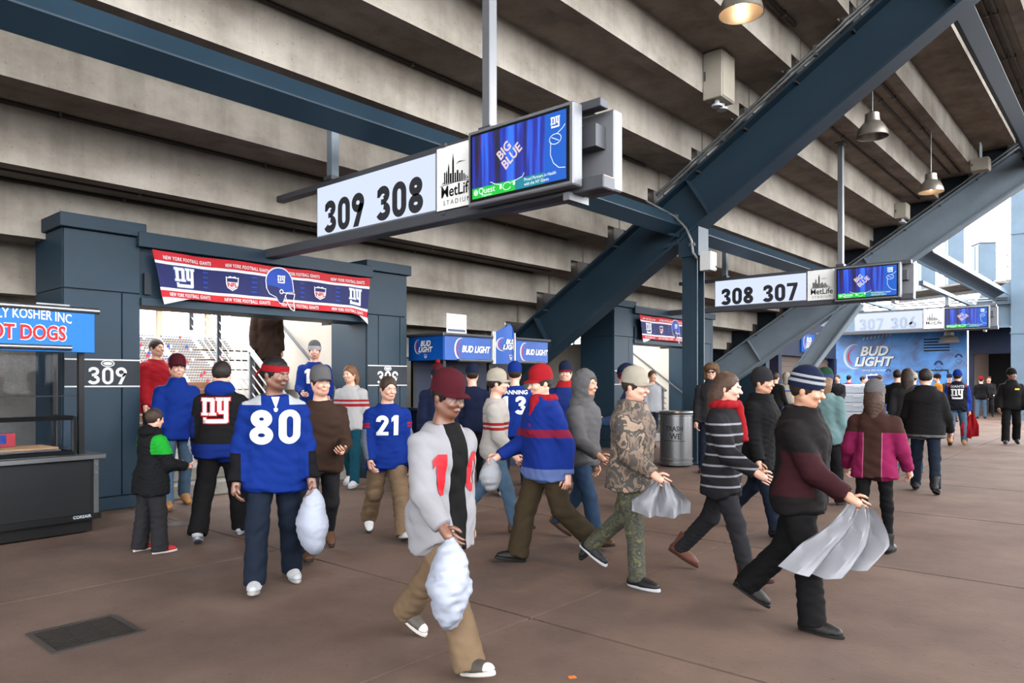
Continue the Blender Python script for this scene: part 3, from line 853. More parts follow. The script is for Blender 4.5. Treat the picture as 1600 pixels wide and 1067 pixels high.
# ------------------------------------------------------------------ team banners over the portals
def banner(Y, label):
    b = empty('team_banner', (WALL_X + 0.13, Y, 2.5), label=label, cat='banner')
    W, H = 3.26, 0.6
    def surf(y, z, off=0.0):
        u = y / W
        x = 0.03 * math.sin(y * 5.1) * (0.4 + 0.6 * (1 - z / H)) + 0.012 * math.sin(y * 13 + z * 6)
        yy = y + (0.12 * (1 - z / H) * max(0, 1 - u * 6)) - 0.03 * (1 - z / H) * max(0, u * 6 - 5)
        zz = z - 0.02 * abs(math.sin(y * 2.9)) * (z / H) - 0.05 * (1 - z / H) * max(0, u * 9 - 8)
        return Vector((x + off, yy, zz))
    rows = [0, .035, .12, .155, .445, .48, .6]
    names = [('white_hem', M_PWHITE), ('red_band', M_RED), ('white_line', M_PWHITE), ('navy_field', M_PNAVY), ('white_line', M_PWHITE), ('red_band', M_RED)]
    n = 80
    for (n_, m_), z0, z1 in zip(names, rows[:-1], rows[1:]):
        if n_ == 'white_hem': continue
        nz = 4
        V = [surf(W * i / n, z0 + (z1 - z0) * j / nz) for j in range(nz + 1) for i in range(n + 1)]
        V2 = [p + Vector((-0.006, 0, 0)) for p in V]
        Fc = [(j * (n + 1) + i, j * (n + 1) + i + 1, (j + 1) * (n + 1) + i + 1, (j + 1) * (n + 1) + i) for j in range(nz) for i in range(n)]
        mb = MB().add(V, Fc); mb.add(V2, [tuple(reversed(f)) for f in Fc])
        mb.build(n_, m_, b, smooth=True)
    for a, c in ((0.0, 0.42), (3.02, 3.26)):   # turned-up white corners at the lower edge
        m_ = 10
        V = []
        for j in range(3):
            for i in range(m_ + 1):
                y = a + (c - a) * i / m_
                k = (1 - i / m_) if a == 0 else i / m_
                V.append(surf(y, 0.035 - j * 0.045 * k, 0.012 + 0.01 * j))
        Fc = [(j * (m_ + 1) + i, j * (m_ + 1) + i + 1, (j + 1) * (m_ + 1) + i + 1, (j + 1) * (m_ + 1) + i) for j in range(2) for i in range(m_)]
        MB().add(V, Fc).add([p - Vector((0.004, 0, 0)) for p in V], [tuple(reversed(f)) for f in Fc]).build('turned_corner', M_PWHITE, b, smooth=True)
    f0 = lambda x, y, o=0.0: surf(x, y, 0.006 + o)
    for zz in (0.055, 0.505):
        for i in range(4):
            t = xf2d(text2d('NEW YORK FOOTBALL GIANTS', 0.062, bold=0.0015, xs=0.62, space=1.15), 0.42 + i * 0.81, zz)
            decal('band_lettering', t, M_PWHITE, lambda x, y: f0(x, y), b, 0.05)
    for cx in (0.36, 2.98):
        decal('team_logo', xf2d(ny2d(0.03), cx, 0.30, 0.25), mat('print_grey_blue', srgb(120, 140, 190), 0.6), lambda x, y: f0(x, y), b, 0.05)
        decal('team_logo', xf2d(ny2d(), cx, 0.30, 0.25), M_PWHITE, lambda x, y: f0(x, y, 0.003), b, 0.05)
    for cx in (1.02, 2.36):
        shield(b, f0, 0.17, cx, 0.30)
    for cx in (0.66, 1.32, 2.08, 2.66):
        decal('yard_marks', join2d(*[rect2d(cx - 0.035, cx + 0.035, 0.2 + 0.065 * k, 0.218 + 0.065 * k) for k in range(4)]), M_PBLUE, lambda x, y: f0(x, y), b, 0.05)
    # helmet print
    hc = (1.70, 0.33)
    shell = [(-.5, -.1)] + [(p[0], p[1]) for p in arc(-.02, .05, .5, .5, 172, 10, 20)] + [(.5, -.05), (.52, -.14), (.28, -.16), (.2, -.3), (.1, -.52), (-.02, -.5), (-.14, -.34), (-.4, -.26)]
    low = [(-.5, -.12), (-.44, .0), (-.1, -.02), (.1, -.1), (.24, -.16), (.2, -.3), (.1, -.52), (-.02, -.5), (-.14, -.34), (-.4, -.26)]
    S = 0.46
    decal('helmet_outline', xf2d(poly2d([(x * 1.07, y * 1.07) for x, y in shell]), hc[0], hc[1], S * .9, S), M_PWHITE, lambda x, y: f0(x, y, 0.004), b, 0.05)
    decal('helmet_shell', xf2d(poly2d(shell), hc[0], hc[1], S * .9, S), M_PBLUE, lambda x, y: f0(x, y, 0.006), b, 0.05)
    decal('helmet_side', xf2d(poly2d(low), hc[0], hc[1], S * .9, S), M_PNAVY, lambda x, y: f0(x, y, 0.008), b, 0.05)
    decal('helmet_logo', xf2d(ny2d(), hc[0] + 0.02, hc[1] + 0.1, 0.11), M_PWHITE, lambda x, y: f0(x, y, 0.010), b, 0.05)
    cage = join2d(ribbon2d([(.1, -.18), (.34, -.2), (.56, -.2)], .03), ribbon2d([(.2, -.26), (.3, -.5), (.42, -.66), (.56, -.72)], .03), ribbon2d([(.56, -.2), (.52, -.4), (.58, -.72)], .03), ribbon2d([(.26, -.4), (.55, -.42)], .03), ribbon2d(arc(.06, -.16, .06, .06, 0, 360, 16), .03))
    decal('helmet_cage', xf2d(cage, hc[0], hc[1], S * .9, S), M_PWHITE, lambda x, y: f0(x, y, 0.012), b, 0.05)
    return b
banner(3.79, 'red white and blue team banner with a football helmet over the nearest portal')
banner(3.79 + BAY, 'farther small team banner over the second portal')

# ------------------------------------------------------------------ hot dog cart
ct = empty('hot_dog_cart', (-7.93, 2.80, 0), math.radians(3), 'black hot dog cart with a glass case and blue sign at the left edge', 'cart')
MB().box(-0.85, 0, -2.8, 0, 0.14, 0.735).build('cabinet', M_BLACKM, ct, bevel=0.01)
MB().box(-0.80, -0.03, -2.75, -0.04, 0.02, 0.14).build('plinth', M_BLACK, ct)
MB().box(-0.005, 0.02, -0.045, 0.0, 0.14, 0.735).build('corner_trim', M_STAIN, ct)
MB().box(0.0, 0.03, -2.8, 0.02, 0.14, 0.20).build('bumper', M_BLACK, ct)
for z in (0.3, 0.45, 0.6, 0.68):
    MB().tube([(0.02, -0.022, z), (0.027, -0.022, z)], 0.008, 8).build('rivet', M_ALU, ct)
nb = MB().box(0.03, 0.036, -0.3, -0.02, 0.145, 0.195).build('name_plate', M_BLACK, ct)
decal('maker_name', text2d('CORSAIR', 0.04, bold=0.001), M_SILVER, plane_fn((0.038, -0.16, 0.165), (0, 1, 0), (0, 0, 1)), nb)
MB().box(-0.9, 0.05, -2.85, 0.06, 0.735, 0.785).build('counter', M_STAIN, ct, bevel=0.006)
for (x, y) in ((-0.1, -0.12), (-0.75, -0.12), (-0.1, -2.7), (-0.75, -2.7)):
    MB().box(x - 0.025, x + 0.025, y - 0.025, y + 0.025, 0.785, 1.8).build('post', M_BLACK, ct)
# serving guard: frame and panes
g = empty('guard_frame', (0, 0, 0)); g.parent = ct
gm = MB()
for a, b_ in (((-.06, -2.7, 1.15), (-.06, -.2, 1.15)), ((-.06, -2.7, .81), (-.06, -.2, .81)), ((-.06, -.2, .80), (-.06, -.2, 1.16)), ((-.55, -.2, .80), (-.55, -.2, 1.16)), ((-.06, -.2, 1.15), (-.55, -.2, 1.15)), ((-.06, -.2, .81), (-.55, -.2, .81))):
    MB().bar(a, b_, 0.035, 0.035, up=(0.3, 0.2, 0.9)).build('guard_bar', M_BLACK, g)
M_GLASS = mat('clear_glass', (0.9, 0.95, 1, 1), 0.02, trans=1.0, spec=0.5)
M_GLASS.node_tree.nodes['Principled BSDF'].inputs['IOR'].default_value = 1.12
MB().box(-0.064, -0.056, -2.68, -0.22, 0.83, 1.13).build('glass_pane', M_GLASS, g)
MB().box(-0.53, -0.08, -0.204, -0.196, 0.83, 1.13).build('glass_pane', M_GLASS, g)
MB().box(-0.6, -0.592, -2.65, -0.15, 0.8, 1.78).build('back_glass', M_GLASS, ct)
MB().box(-0.14, -0.1, -2.72, -0.1, 1.36, 1.37).build('shelf_edge', M_BLACK, ct)
# sign fascia
fs = MB().box(-0.02, 0.03, -2.75, -0.04, 1.79, 2.19).build('fascia', mat('cart_sign_blue', srgb(8, 116, 200), 0.45), ct, bevel=0.005)
MB().box(-0.85, -0.03, -2.75, -0.06, 2.12, 2.18).build('canopy', M_BLACK, ct)
MB().tube([(0.02, -2.8, 2.205), (0.02, 0.0, 2.205)], 0.032, 10).build('top_tube', M_STAIN, ct, smooth=True)
MB().tube([(0.04, -2.8, 1.83), (0.04, -0.26, 1.83)], 0.026, 10).build('lower_tube', M_STAIN, ct, smooth=True)
MB().box(-0.3, -0.28, -0.45, -0.15, 2.2, 2.28).build('canopy_clip', M_GALV, ct)
fl = plane_fn((0.034, -0.22, 1.93), (0, 1, 0), (0, 0, 1))
def arcfn(x, y):
    return fl(x, y - 0.20 * (x + 0.42) ** 2)
decal('sign_lettering', xf2d(text2d('LY KOSHER INC', 0.125, bold=0.002, align='RIGHT', xs=0.70), -0.03, 0.168), M_PWHITE, arcfn, fs, 0.05)
dg = xf2d(text2d('HOT DOGS', 0.185, bold=0.013, align='RIGHT', xs=0.76, shear=0.0), -0.08, -0.025)
decal('sign_lettering', dg, M_PWHITE, plane_fn((0.033, -0.22, 1.93), (0, 1, 0), (0, 0, 1)), fs)
dg = xf2d(text2d('HOT DOGS', 0.185, bold=0.005, align='RIGHT', xs=0.76), -0.086, -0.025)
decal('sign_lettering', dg, M_RED, plane_fn((0.036, -0.22, 1.93), (0, 1, 0), (0, 0, 1)), fs)
# roller grill on the counter
gr = empty('roller_grill', (-7.93 - 0.35, 1.9, 0.786), math.radians(3), 'roller grill with rows of tan bars on the hot dog cart counter', 'grill')
MB().box(-0.28, 0.2, -0.6, 0.62, 0, 0.05).build('tray', M_STAIN, gr)
for i in range(15):
    x = -0.26 + i * 0.032
    MB().tube([(x, -0.58, 0.062), (x, 0.6, 0.062)], 0.012, 8).build('roller', mat('tan_roller', srgb(196, 150, 112), 0.5), gr, smooth=True)
MB().box(0.02, 0.1, -0.02, 0.06, 0.078, 0.12).build('knob_block', M_BLACK, gr)
fbx = empty('foil_box', (-8.42, 1.80, 0.866), math.radians(5), 'long red and blue foil carton on the hot dog cart', 'carton')
MB().box(-0.04, 0.04, -0.4, 0.42, 0, 0.13).build('carton', mat('foil_red', srgb(196, 60, 70), 0.5), fbx)
bp_ = MB().box(0.04, 0.042, -0.3, 0.34, 0.03, 0.12).build('carton_print', mat('foil_blue', srgb(40, 70, 150), 0.5), fbx)
decal('carton_lettering', text2d('Foil', 0.07, bold=0.002, xs=0.8), M_PWHITE, plane_fn((0.044, 0.0, 0.05), (0, 1, 0), (0, 0, 1)), bp_)

# ------------------------------------------------------------------ beer kiosk
kx0, kx1, ky0, ky1 = -9.43, -8.6, 8.2, 10.9
kk = empty('beer_kiosk', (kx1, ky0, 0), label='blue beer kiosk with lettered fascia beside the nearest portal', cat='kiosk')
W = kx1 - kx0; L = ky1 - ky0
MB().box(-W, 0, 0, L, 0.0, 1.02).build('counter_body', M_NAVY, kk, bevel=0.01)
MB().box(-W - 0.05, 0.08, -0.05, L + 0.05, 1.02, 1.07).build('counter_top', M_STAIN, kk, bevel=0.006)
for (x, y) in ((-0.05, 0.05), (-0.05, 1.15), (-0.05, L - 0.06), (-W + 0.05, 0.05), (-W + 0.05, L - 0.06)):
    MB().box(x - 0.03, x + 0.03, y - 0.03, y + 0.03, 1.07, 1.9).build('post', M_BLACK, kk)
MB().box(-W + 0.02, -W + 0.05, 0.1, L - 0.1, 1.07, 1.9).build('back_panel', M_NAVY, kk)
MB().box(-W, 0, 0, L, 2.16, 2.24).build('canopy', M_NAVY, kk)
def bent(n_, pts, z0, z1, m_=M_BUD, th=0.03):
    mb = MB()
    for (a, c) in zip(pts[:-1], pts[1:]):
        A, B = Vector((a[0], a[1], (z0 + z1) / 2)), Vector((c[0], c[1], (z0 + z1) / 2))
        mb.bar(A, B, th, z1 - z0)
    return mb.build(n_, m_, kk, bevel=0.004)
pA = bent('fascia_panel', [(-W, 0.0), (0.02, 0.0)], 1.86, 2.26)
pB = bent('fascia_panel', [(0.02, 0.0), (0.02, 1.12)], 1.86, 2.26)
pC = bent('fascia_panel', [(0.02, 1.74), (0.02, 2.7)], 1.86, 2.26)
for a, c in (((-W - .03, -.02, 2.28), (0.05, -.02, 2.28)), ((0.05, -.02, 2.28), (0.05, 1.13, 2.28)), ((0.05, 1.74, 2.28), (0.05, 2.75, 2.28)), ((0.05, .3, 1.86), (0.05, 1.13, 1.86)), ((0.05, 1.74, 1.86), (0.05, 2.6, 1.86))):
    MB().tube([a, c], 0.028, 8).build('trim_tube', M_STAIN, kk, smooth=True)
# tall peaked panel, slightly bowed
V = []; n = 12; zt = lambda u_: 2.36 + 0.16 * (1 - abs(2 * u_ - 1))
for i in range(n + 1):
    u_ = i / n
    x = 0.05 + 0.12 * math.sin(math.pi * u_)
    for z in (1.82, zt(u_)): V.append((x, 1.2 + 0.5 * u_, z))
mb = MB().add(V, [(2 * i, 2 * i + 2, 2 * i + 3, 2 * i + 1) for i in range(n)])
mb.add([(x - 0.03, y, z) for x, y, z in V], [(2 * i, 2 * i + 1, 2 * i + 3, 2 * i + 2) for i in range(n)])
pp = mb.build('peaked_panel', M_BUD, kk, smooth=True)
for y in (1.15, 1.19, 1.72):
    MB().box(0.02, 0.06, y - 0.014, y + 0.014, 1.82, 2.38).build('panel_edge', M_WHITE, kk)
def kfn(x, y, o=0.0): return Vector((0.037 + o, 0.6 + x, 2.05 + y))
budlight(pB, kfn, 0.30, two=False)
def kfn2(x, y, o=0.0): return Vector((0.037 + o, 2.24 + x, 2.05 + y))
budlight(pC, kfn2, 0.28, two=False)
def kfn3(x, y, o=0.0): return Vector((-0.42 + x, -0.017 - o, 2.09 + y))
budlight(pA, kfn3, 0.20); shield(pA, lambda x, y, o=0: kfn3(x, y, o), 0.06, 0.02, -0.16)
def kfn4(x, y, o=0.0):
    u_ = (x + 0.25) / 0.5
    return Vector((0.056 + 0.12 * math.sin(math.pi * min(max(u_, 0), 1)) + o, 1.45 + x, 2.16 + y))
budlight(pp, kfn4, 0.19); shield(pp, kfn4, 0.08, 0.02, -0.22)
ns = empty('notice_sheet', (kx1 + 0.03, ky0 + 0.05, 2.30), label='white printed notice standing on the beer kiosk roof', cat='notice')
MB().box(-0.008, 0, 0, 0.46, 0, 0.32).build('sheet', M_WHITE, ns)
for i in range(6):
    MB().box(0, 0.002, 0.03, 0.43, 0.1 + i * 0.033, 0.104 + i * 0.033).build('printed_line', mat('pale_grey_ink', srgb(150, 155, 165), 0.6), ns)
MB().box(0, 0.002, 0.03, 0.43, 0.03, 0.07).build('printed_bar', mat('mid_grey_ink', srgb(90, 100, 125), 0.6), ns)

# ------------------------------------------------------------------ lamps
M_DOME = mat('brushed_dome', srgb(206, 196, 184), 0.3, metal=0.75, noise=0.08)
M_BULB = emis('warm_bulb', srgb(255, 214, 168), 20.0)
def lamp(x, y, z, top, label, on, r=0.265):
    l = empty('pendant_lamp', (x, y, z), label=label, cat='lamp')
    prof = [(r, 0), (r * 0.97, 0.03), (r * 0.93, 0.09), (r * 0.8, 0.17), (r * 0.62, 0.235), (r * 0.5, 0.265)]
    MB().lathe(prof + [(a - 0.008, b) for a, b in reversed(prof)], 32).build('shade', M_DOME, l, smooth=True)
    hs = [(0.0, 0.44), (r * 0.3, 0.435), (r * 0.44, 0.41), (r * 0.46, 0.33), (r * 0.5, 0.262), (0.0, 0.262)]
    MB().lathe(hs, 28).build('housing', M_DOME, l, smooth=True)
    MB().tube([(0, 0, 0.43), (0, 0, top - z)], 0.011, 8).build('stem', M_GALV, l)
    MB().lathe([(0, 0), (0.06, 0), (0.05, -0.05), (0.0, -0.06)], 16, c=(0, 0, top - z)).build('canopy_cup', M_PIPED, l, smooth=True)
    bm_ = M_BULB if on else M_WPLAST
    MB().lathe([(0.0, 0.05), (0.05, 0.07), (0.065, 0.12), (0.045, 0.19), (0.03, 0.25)], 16).build('bulb', bm_, l, smooth=True)
    if on:
        ld = bpy.data.lights.new('lamp_light', 'SPOT'); ld.energy = on * 0.38; ld.color = (1.0, 0.66, 0.4)
        ld.spot_size = math.radians(150); ld.spot_blend = 0.6; ld.shadow_soft_size = 0.12
        lo = bpy.data.objects.new('lamp_light', ld); COL.objects.link(lo); lo.parent = l; lo.location = (0, 0, 0.02)
    return l
def soffit(x): return Zk(math.floor((x - X0K) / DXK) + 1) + 0.06
lamp(-3.67, 8.42, 5.92, soffit(-3.67), 'glowing dome lamp cut by the top edge, nearest of the lamps', 140)
lamp(-3.67, 14.0, 5.86, soffit(-3.67), 'unlit silver dome lamp hanging just behind the nearest girder', 0)
lamp(-3.67, 18.7, 5.80, soffit(-3.67), 'lit dome lamp hanging over the 308 307 sign, beyond the unlit one', 120)
lamp(-6.45, 36.4, 3.25, 3.95, 'small lit lamp under the far level girder before the beer mural', 60, r=0.4)

# ------------------------------------------------------------------ boxes on the steps
def ebox(x, y, z, w, d, h, label, heads=True, pipes=()):
    b = empty('utility_box', (x, y, z), label=label, cat='box')
    MB().box(0, d, -w / 2, w / 2, 0, h).build('case', M_BOX, b, bevel=0.012)
    MB().box(d, d + 0.012, -w / 2 + 0.02, w / 2 - 0.02, 0.02, h - 0.02).build('cover', M_BOX, b, bevel=0.004)
    MB().box(0.02, 0.05, -w / 2 - 0.002, -w / 2 + 0.004, h * 0.4, h * 0.6).build('hinge', M_ALUD, b)
    if heads:
        for yy in (-w * 0.2, w * 0.2):
            MB().lathe([(0, 0.0), (0.035, 0), (0.04, -0.05), (0.085, -0.07), (0.085, -0.1), (0.06, -0.105), (0.0, -0.1)], 20, c=(d * 0.55, yy, 0)).build('lamp_head', M_WPLAST, b, smooth=True)
    for yy, tz in pipes:
        MB().tube([(d * 0.5, yy, h), (d * 0.5, yy, h + tz)], 0.025, 8).build('pipe_stub', M_GALV, b, smooth=True)
ebox(Xk(4) + 0.002, 10.85, 5.92, 0.46, 0.32, 0.74, 'large beige emergency light box with two lamp heads, top centre right', True)
ebox(Xk(4) + 0.002, 22.4, 6.02, 0.4, 0.3, 0.42, 'small beige box hung near the far girder end below the lit lamp', True)
ebox(Xk(6) + 0.05, 22.2, 6.95, 0.34, 0.4, 0.32, 'small grey-beige box with three pipe stubs beside the far girder', False, ((-0.1, 0.4), (0, 0.4), (0.1, 0.4)))

# ------------------------------------------------------------------ trash can
tc = empty('trash_can', (-6.35, 11.80, 0), label='round stainless steel trash can beside the blue column', cat='trash can')
MB().lathe([(0.27, 0.02), (0.285, 0.03), (0.285, 0.93), (0.27, 0.94)], 40).build('drum', M_STAIN, tc, smooth=True)
for z in (0.03, 0.12, 0.90):
    MB().lathe([(0.286, z), (0.296, z + 0.008), (0.296, z + 0.026), (0.286, z + 0.034)], 40).build('band', M_STAIN, tc, smooth=True)
MB().lathe([(0.30, 0.94), (0.305, 0.96), (0.29, 0.985), (0.2, 0.985), (0.18, 0.96), (0.18, 0.80), (0.0, 0.80)], 40).build('rim', M_STAIN, tc, smooth=True)
MB().lathe([(0, 0), (0.25, 0), (0.25, 0.025), (0.0, 0.025)], 30).build('foot_ring', M_RUBBER, tc)
va = math.atan2(-11.8, 6.35)
def canfn(x, y):
    a = va - 0.12 + x / 0.287
    return Vector((0.288 * math.cos(a), 0.288 * math.sin(a), y))
decal('can_lettering', xf2d(text2d('TRASH', 0.12, bold=0.003, xs=0.85), 0, 0.64), M_INK, canfn, tc, 0.03)
decal('can_lettering', xf2d(text2d('WE', 0.14, bold=0.003, xs=0.9), 0.02, 0.5), M_INK, canfn, tc, 0.03)
decal('can_lettering', rect2d(-0.2, 0.2, 0.46, 0.47), M_INK, canfn, tc, 0.03)

# ------------------------------------------------------------------ floor drain, stain, litter
dr = empty('floor_drain', (-4.78, 1.62, 0.0), label='square dark floor drain grate at the lower left', cat='drain')
MB().box(-0.22, 0.22, -0.22, 0.22, 0.0005, 0.003).build('pit', M_DARK, dr)  # flat near-black sheet standing in for the shaded hole under the slats
for s_ in (-1, 1):
    MB().box(-0.24, 0.24, s_ * 0.23 - 0.015, s_ * 0.23 + 0.015, 0.0005, 0.008).build('frame_bar', M_PIPED, dr)
    MB().box(s_ * 0.23 - 0.015, s_ * 0.23 + 0.015, -0.215, 0.215, 0.0005, 0.008).build('frame_bar', M_PIPED, dr)
for i in range(13):
    x = -0.198 + i * 0.033
    MB().box(x - 0.008, x + 0.008, -0.21, 0.21, 0.003, 0.0075).build('slat', mat('cast_iron', srgb(46, 40, 36), 0.6), dr)
for y in (-0.07, 0.07):
    MB().box(-0.21, 0.21, y - 0.006, y + 0.006, 0.0045, 0.008).build('cross_bar', MATS['cast_iron'], dr)
ps = [(0.16 * (1 + 0.25 * math.sin(3 * a + 1) + 0.12 * math.sin(7 * a)) * math.cos(a) * 0.8, 0.16 * (1 + 0.3 * math.sin(2 * a)) * math.sin(a)) for a in [2 * math.pi * i / 40 for i in range(40)]]
st = MB().prism(ps, 0.0006, 0.002, axis='z').build('spill', mat('wet_spill', srgb(44, 34, 30), 0.55)); st.location = (-7.75, 3.5, 0)
tag(st, 'small dark wet spill on the floor at the foot of the portal', 'spill')
for i, (x, y, r_, lb) in enumerate(((-0.35, 9.0, 0.5, 'thin white paper slip on the floor at far right'), (-3.3, 9.2, 2.0, 'tiny pale scrap of litter near the pink jacket woman'), (-2.2, 3.0, 1.0, 'tiny orange scrap of litter in the right foreground'))):
    l_ = MB().box(-0.09 if i == 0 else -0.02, 0.09 if i == 0 else 0.02, -0.014, 0.014, 0.0006, 0.003).build('litter', M_PWHITE if i < 2 else mat('orange_scrap', srgb(230, 120, 50), 0.6))
    l_.location = (x, y, 0); l_.rotation_euler = (0, 0, r_); tag(l_, lb, 'litter')

# ------------------------------------------------------------------ far end of the concourse
# concession front with shutters
cf = empty('concession_front', (-9.6, 23.95, 0), label='dark concession front with brown roller shutters beyond the far girder', cat='shop front')
MB().box(-1.6, 0, 0.0, 7.4, 2.45, 3.7).build('header', M_NAVY, cf)
MB().box(-3.0, -0.5, 0.0, 0.15, 0, 3.7).build('side_wall', M_PANEL, cf)
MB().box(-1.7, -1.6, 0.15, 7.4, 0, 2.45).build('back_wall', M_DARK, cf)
for y in (0.0, 1.1, 4.1, 7.1):
    MB().box(-0.5, 0.03, y, y + 0.3, 0, 2.45).build('pier', M_PANEL if y < 0.5 else M_NAVY, cf)
for y0, y1 in ((1.4, 4.1), (4.4, 7.1)):
    for i in range(16):
        MB().box(-0.3, -0.22 - 0.02 * (i % 2), y0, y1, 1.0 + i * 0.09, 1.088 + i * 0.09).build('shutter_slat', M_SHUT, cf)
    MB().box(-0.4, 0.0, y0, y1, 0, 1.0).build('counter', M_NAVY, cf)
MB().box(-0.4, -0.35, 0.3, 1.1, 0, 2.4).build('lit_opening', emis('shop_glow', srgb(255, 196, 140), 0.35), cf)
MB().box(-0.34, -0.32, 0.4, 0.75, 1.5, 2.3).build('menu_board', emis('menu_glow', srgb(225, 225, 255), 0.5), cf)
MB().box(-0.34, -0.32, 0.8, 1.05, 1.2, 2.1).build('menu_board', emis('menu_glow2', srgb(255, 150, 70), 0.5), cf)
bs = MB().box(0.0, 0.05, 3.3, 4.7, 2.62, 3.3).build('hanging_beer_sign', M_BUD, cf)
budlight(bs, lambda x, y, o=0: Vector((0.055 + o, 4.0 + x, 2.98 + y)), 0.42)
# beer mural wall
mw = empty('mural_wall', (-6.05, 38, 0), label='bright blue beer mural wall at the far end of the concourse', cat='wall')
def mural_mat():
    m = bpy.data.materials.new('mural_blue'); m.use_nodes = True
    nt = m.node_tree; N, L_ = nt.nodes, nt.links; b = N['Principled BSDF']; b.inputs['Roughness'].default_value = 0.45
    tc_ = N.new('ShaderNodeTexCoord')
    n1 = N.new('ShaderNodeTexNoise'); n1.inputs['Scale'].default_value = 1.1; n1.inputs['Detail'].default_value = 8; n1.inputs['Distortion'].default_value = 1.2
    L_.new(tc_.outputs['Object'], n1.inputs['Vector'])
    r = N.new('ShaderNodeValToRGB'); r.color_ramp.elements[0].position = 0.32; r.color_ramp.elements[0].color = srgb(3, 39, 81)
    r.color_ramp.elements[1].position = 0.66; r.color_ramp.elements[1].color = srgb(11, 87, 145)
    L_.new(n1.outputs['Fac'], r.inputs['Fac']); L_.new(r.outputs['Color'], b.inputs['Base Color'])
    return m
MB().box(-7.2, 0, 0, 0.2, 0, 3.85).build('wall_face', mural_mat(), mw)
M_MURD = mat('mural_face_print', srgb(8, 54, 108), 0.45)  # darker blue of the printed faces
for x, z, s_ in ((-1.95, 1.72, .33), (-1.1, 2.15, .36), (-0.3, 2.5, .3), (-2.6, 1.6, .26), (-3.2, 1.9, .24)):
    face = join2d(ribbon2d(arc(0, 0.15, .5, .75, 20, 160, 14), .3), ribbon2d(arc(0, 0.0, .42, .62, 180, 360, 14), .07), ribbon2d(arc(-.16, .12, .08, .04, 0, 360, 8), .04), ribbon2d(arc(.16, .12, .08, .04, 0, 360, 8), .04), ribbon2d(arc(0, -.2, .2, .12, 200, 340, 8), .05))
    decal('printed_face', xf2d(face, 0, 0, s_ * 0.9), M_MURD, plane_fn((x, -0.004, z), (1, 0, 0), (0, 0, 1)), mw)
MURF = lambda x, y, o=0: Vector((-3.95 + x, -0.006 - o, 2.75 + y))
budlight(mw, MURF, 1.0)
decal('lace_marks', join2d(*[xf2d(rect2d(-.03, .03, -.07, .07), -.35 + .17 * i, .86 + 0.02 * i, 1, rot=-0.5) for i in range(8)]), M_SILVER, lambda x, y: MURF(x, y, 0), mw)
decal('mural_lettering', xf2d(text2d('OFFICIAL BEER SPONSOR', 0.12, shear=0.2, xs=0.8), 0.1, -0.72), M_PWHITE, lambda x, y: MURF(x, y, 0), mw)
shield(mw, MURF, 0.6, 0.1, -1.15)
for i in range(5):
    MB().box(-1.7, -0.65, -0.03, -0.002, 2.92 + i * 0.13, 2.98 + i * 0.13).build('vent_slat', M_INKK, mw)
for a in ((-1.7, -0.7, 2.02, 2.07), (-1.7, -1.65, 1.2, 2.02), (-0.75, -0.7, 1.2, 2.02)):
    MB().box(a[0], a[1], -0.03, -0.002, a[2], a[3]).build('hatch_frame', M_INKK, mw)
# dark opening right of the mural
dk = empty('service_opening', (-6.0, 38, 0), label='dark service opening with a navy header right of the beer mural', cat='opening')
MB().box(0.02, 3.2, 0.0, 0.3, 2.75, 3.85).build('header', M_NAVY, dk)
MB().box(0.02, 0.2, 0.0, 0.3, 0, 2.75).build('jamb', M_NAVY, dk)
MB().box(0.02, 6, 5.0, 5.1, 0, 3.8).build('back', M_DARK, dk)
MB().box(0.02, 0.1, 0.3, 5, 0, 3.8).build('side', M_SHUT, dk)
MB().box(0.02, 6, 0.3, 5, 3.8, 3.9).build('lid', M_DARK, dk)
for i in range(9):
    MB().box(0.9 + i * 0.15, 0.93 + i * 0.15, 3.0, 3.03, 0, 1.1).build('gate_bar', M_GALV, dk)
MB().box(0.85, 2.3, 3.0, 3.03, 1.1, 1.14).build('gate_rail', M_GALV, dk)
rw = MB().box(-3.0, 7.2, 48, 48.3, 0, 4.0).build('wall_far', M_NAVY); tag(rw, kind='structure')
sf = MB().box(-12, -3.4, 34.9, 38.2, 3.9, 4.1).build('trim_1', M_PANELD); tag(sf, kind='structure')
# raised walkway with guard rail behind the far frame
wk = empty('raised_walkway', (-3.2, 33.5, 0), label='raised grey walkway with pipe railing against the sky at right', cat='walkway')
def up(u, v, t): return FWD * t + RGT * (t * (u - 800) / F_PX) + Vector((0, 0, CAM_H + t * (HZ - v) / F_PX))
wa, wb = up(1608, 440, 38) - wk.location, up(1395, 470, 58) - wk.location
MB().bar(wa, wb, 0.3, 0.5).build('edge_beam', M_ALUD, wk)
dd = (wb - wa); 
nrm = Vector((-dd.y, dd.x, 0)).normalized()
if nrm.dot(FWD) < 0: nrm = -nrm
MB().bar(wa + nrm * 1.6, wb + nrm * 1.6, 3.0, 0.1).build('deck', M_BLOCK, wk)
for h in (0.75, 1.4):
    MB().tube([wa + Vector((0, 0, 0.25 + h)), wb + Vector((0, 0, 0.25 + h))], 0.035, 8).build('rail', M_GALV, wk, smooth=True)
for i in range(10):
    q = wa.lerp(wb, i / 9)
    MB().tube([q + Vector((0, 0, 0.2)), q + Vector((0, 0, 1.65))], 0.04, 8).build('rail_post', M_GALV, wk, smooth=True)
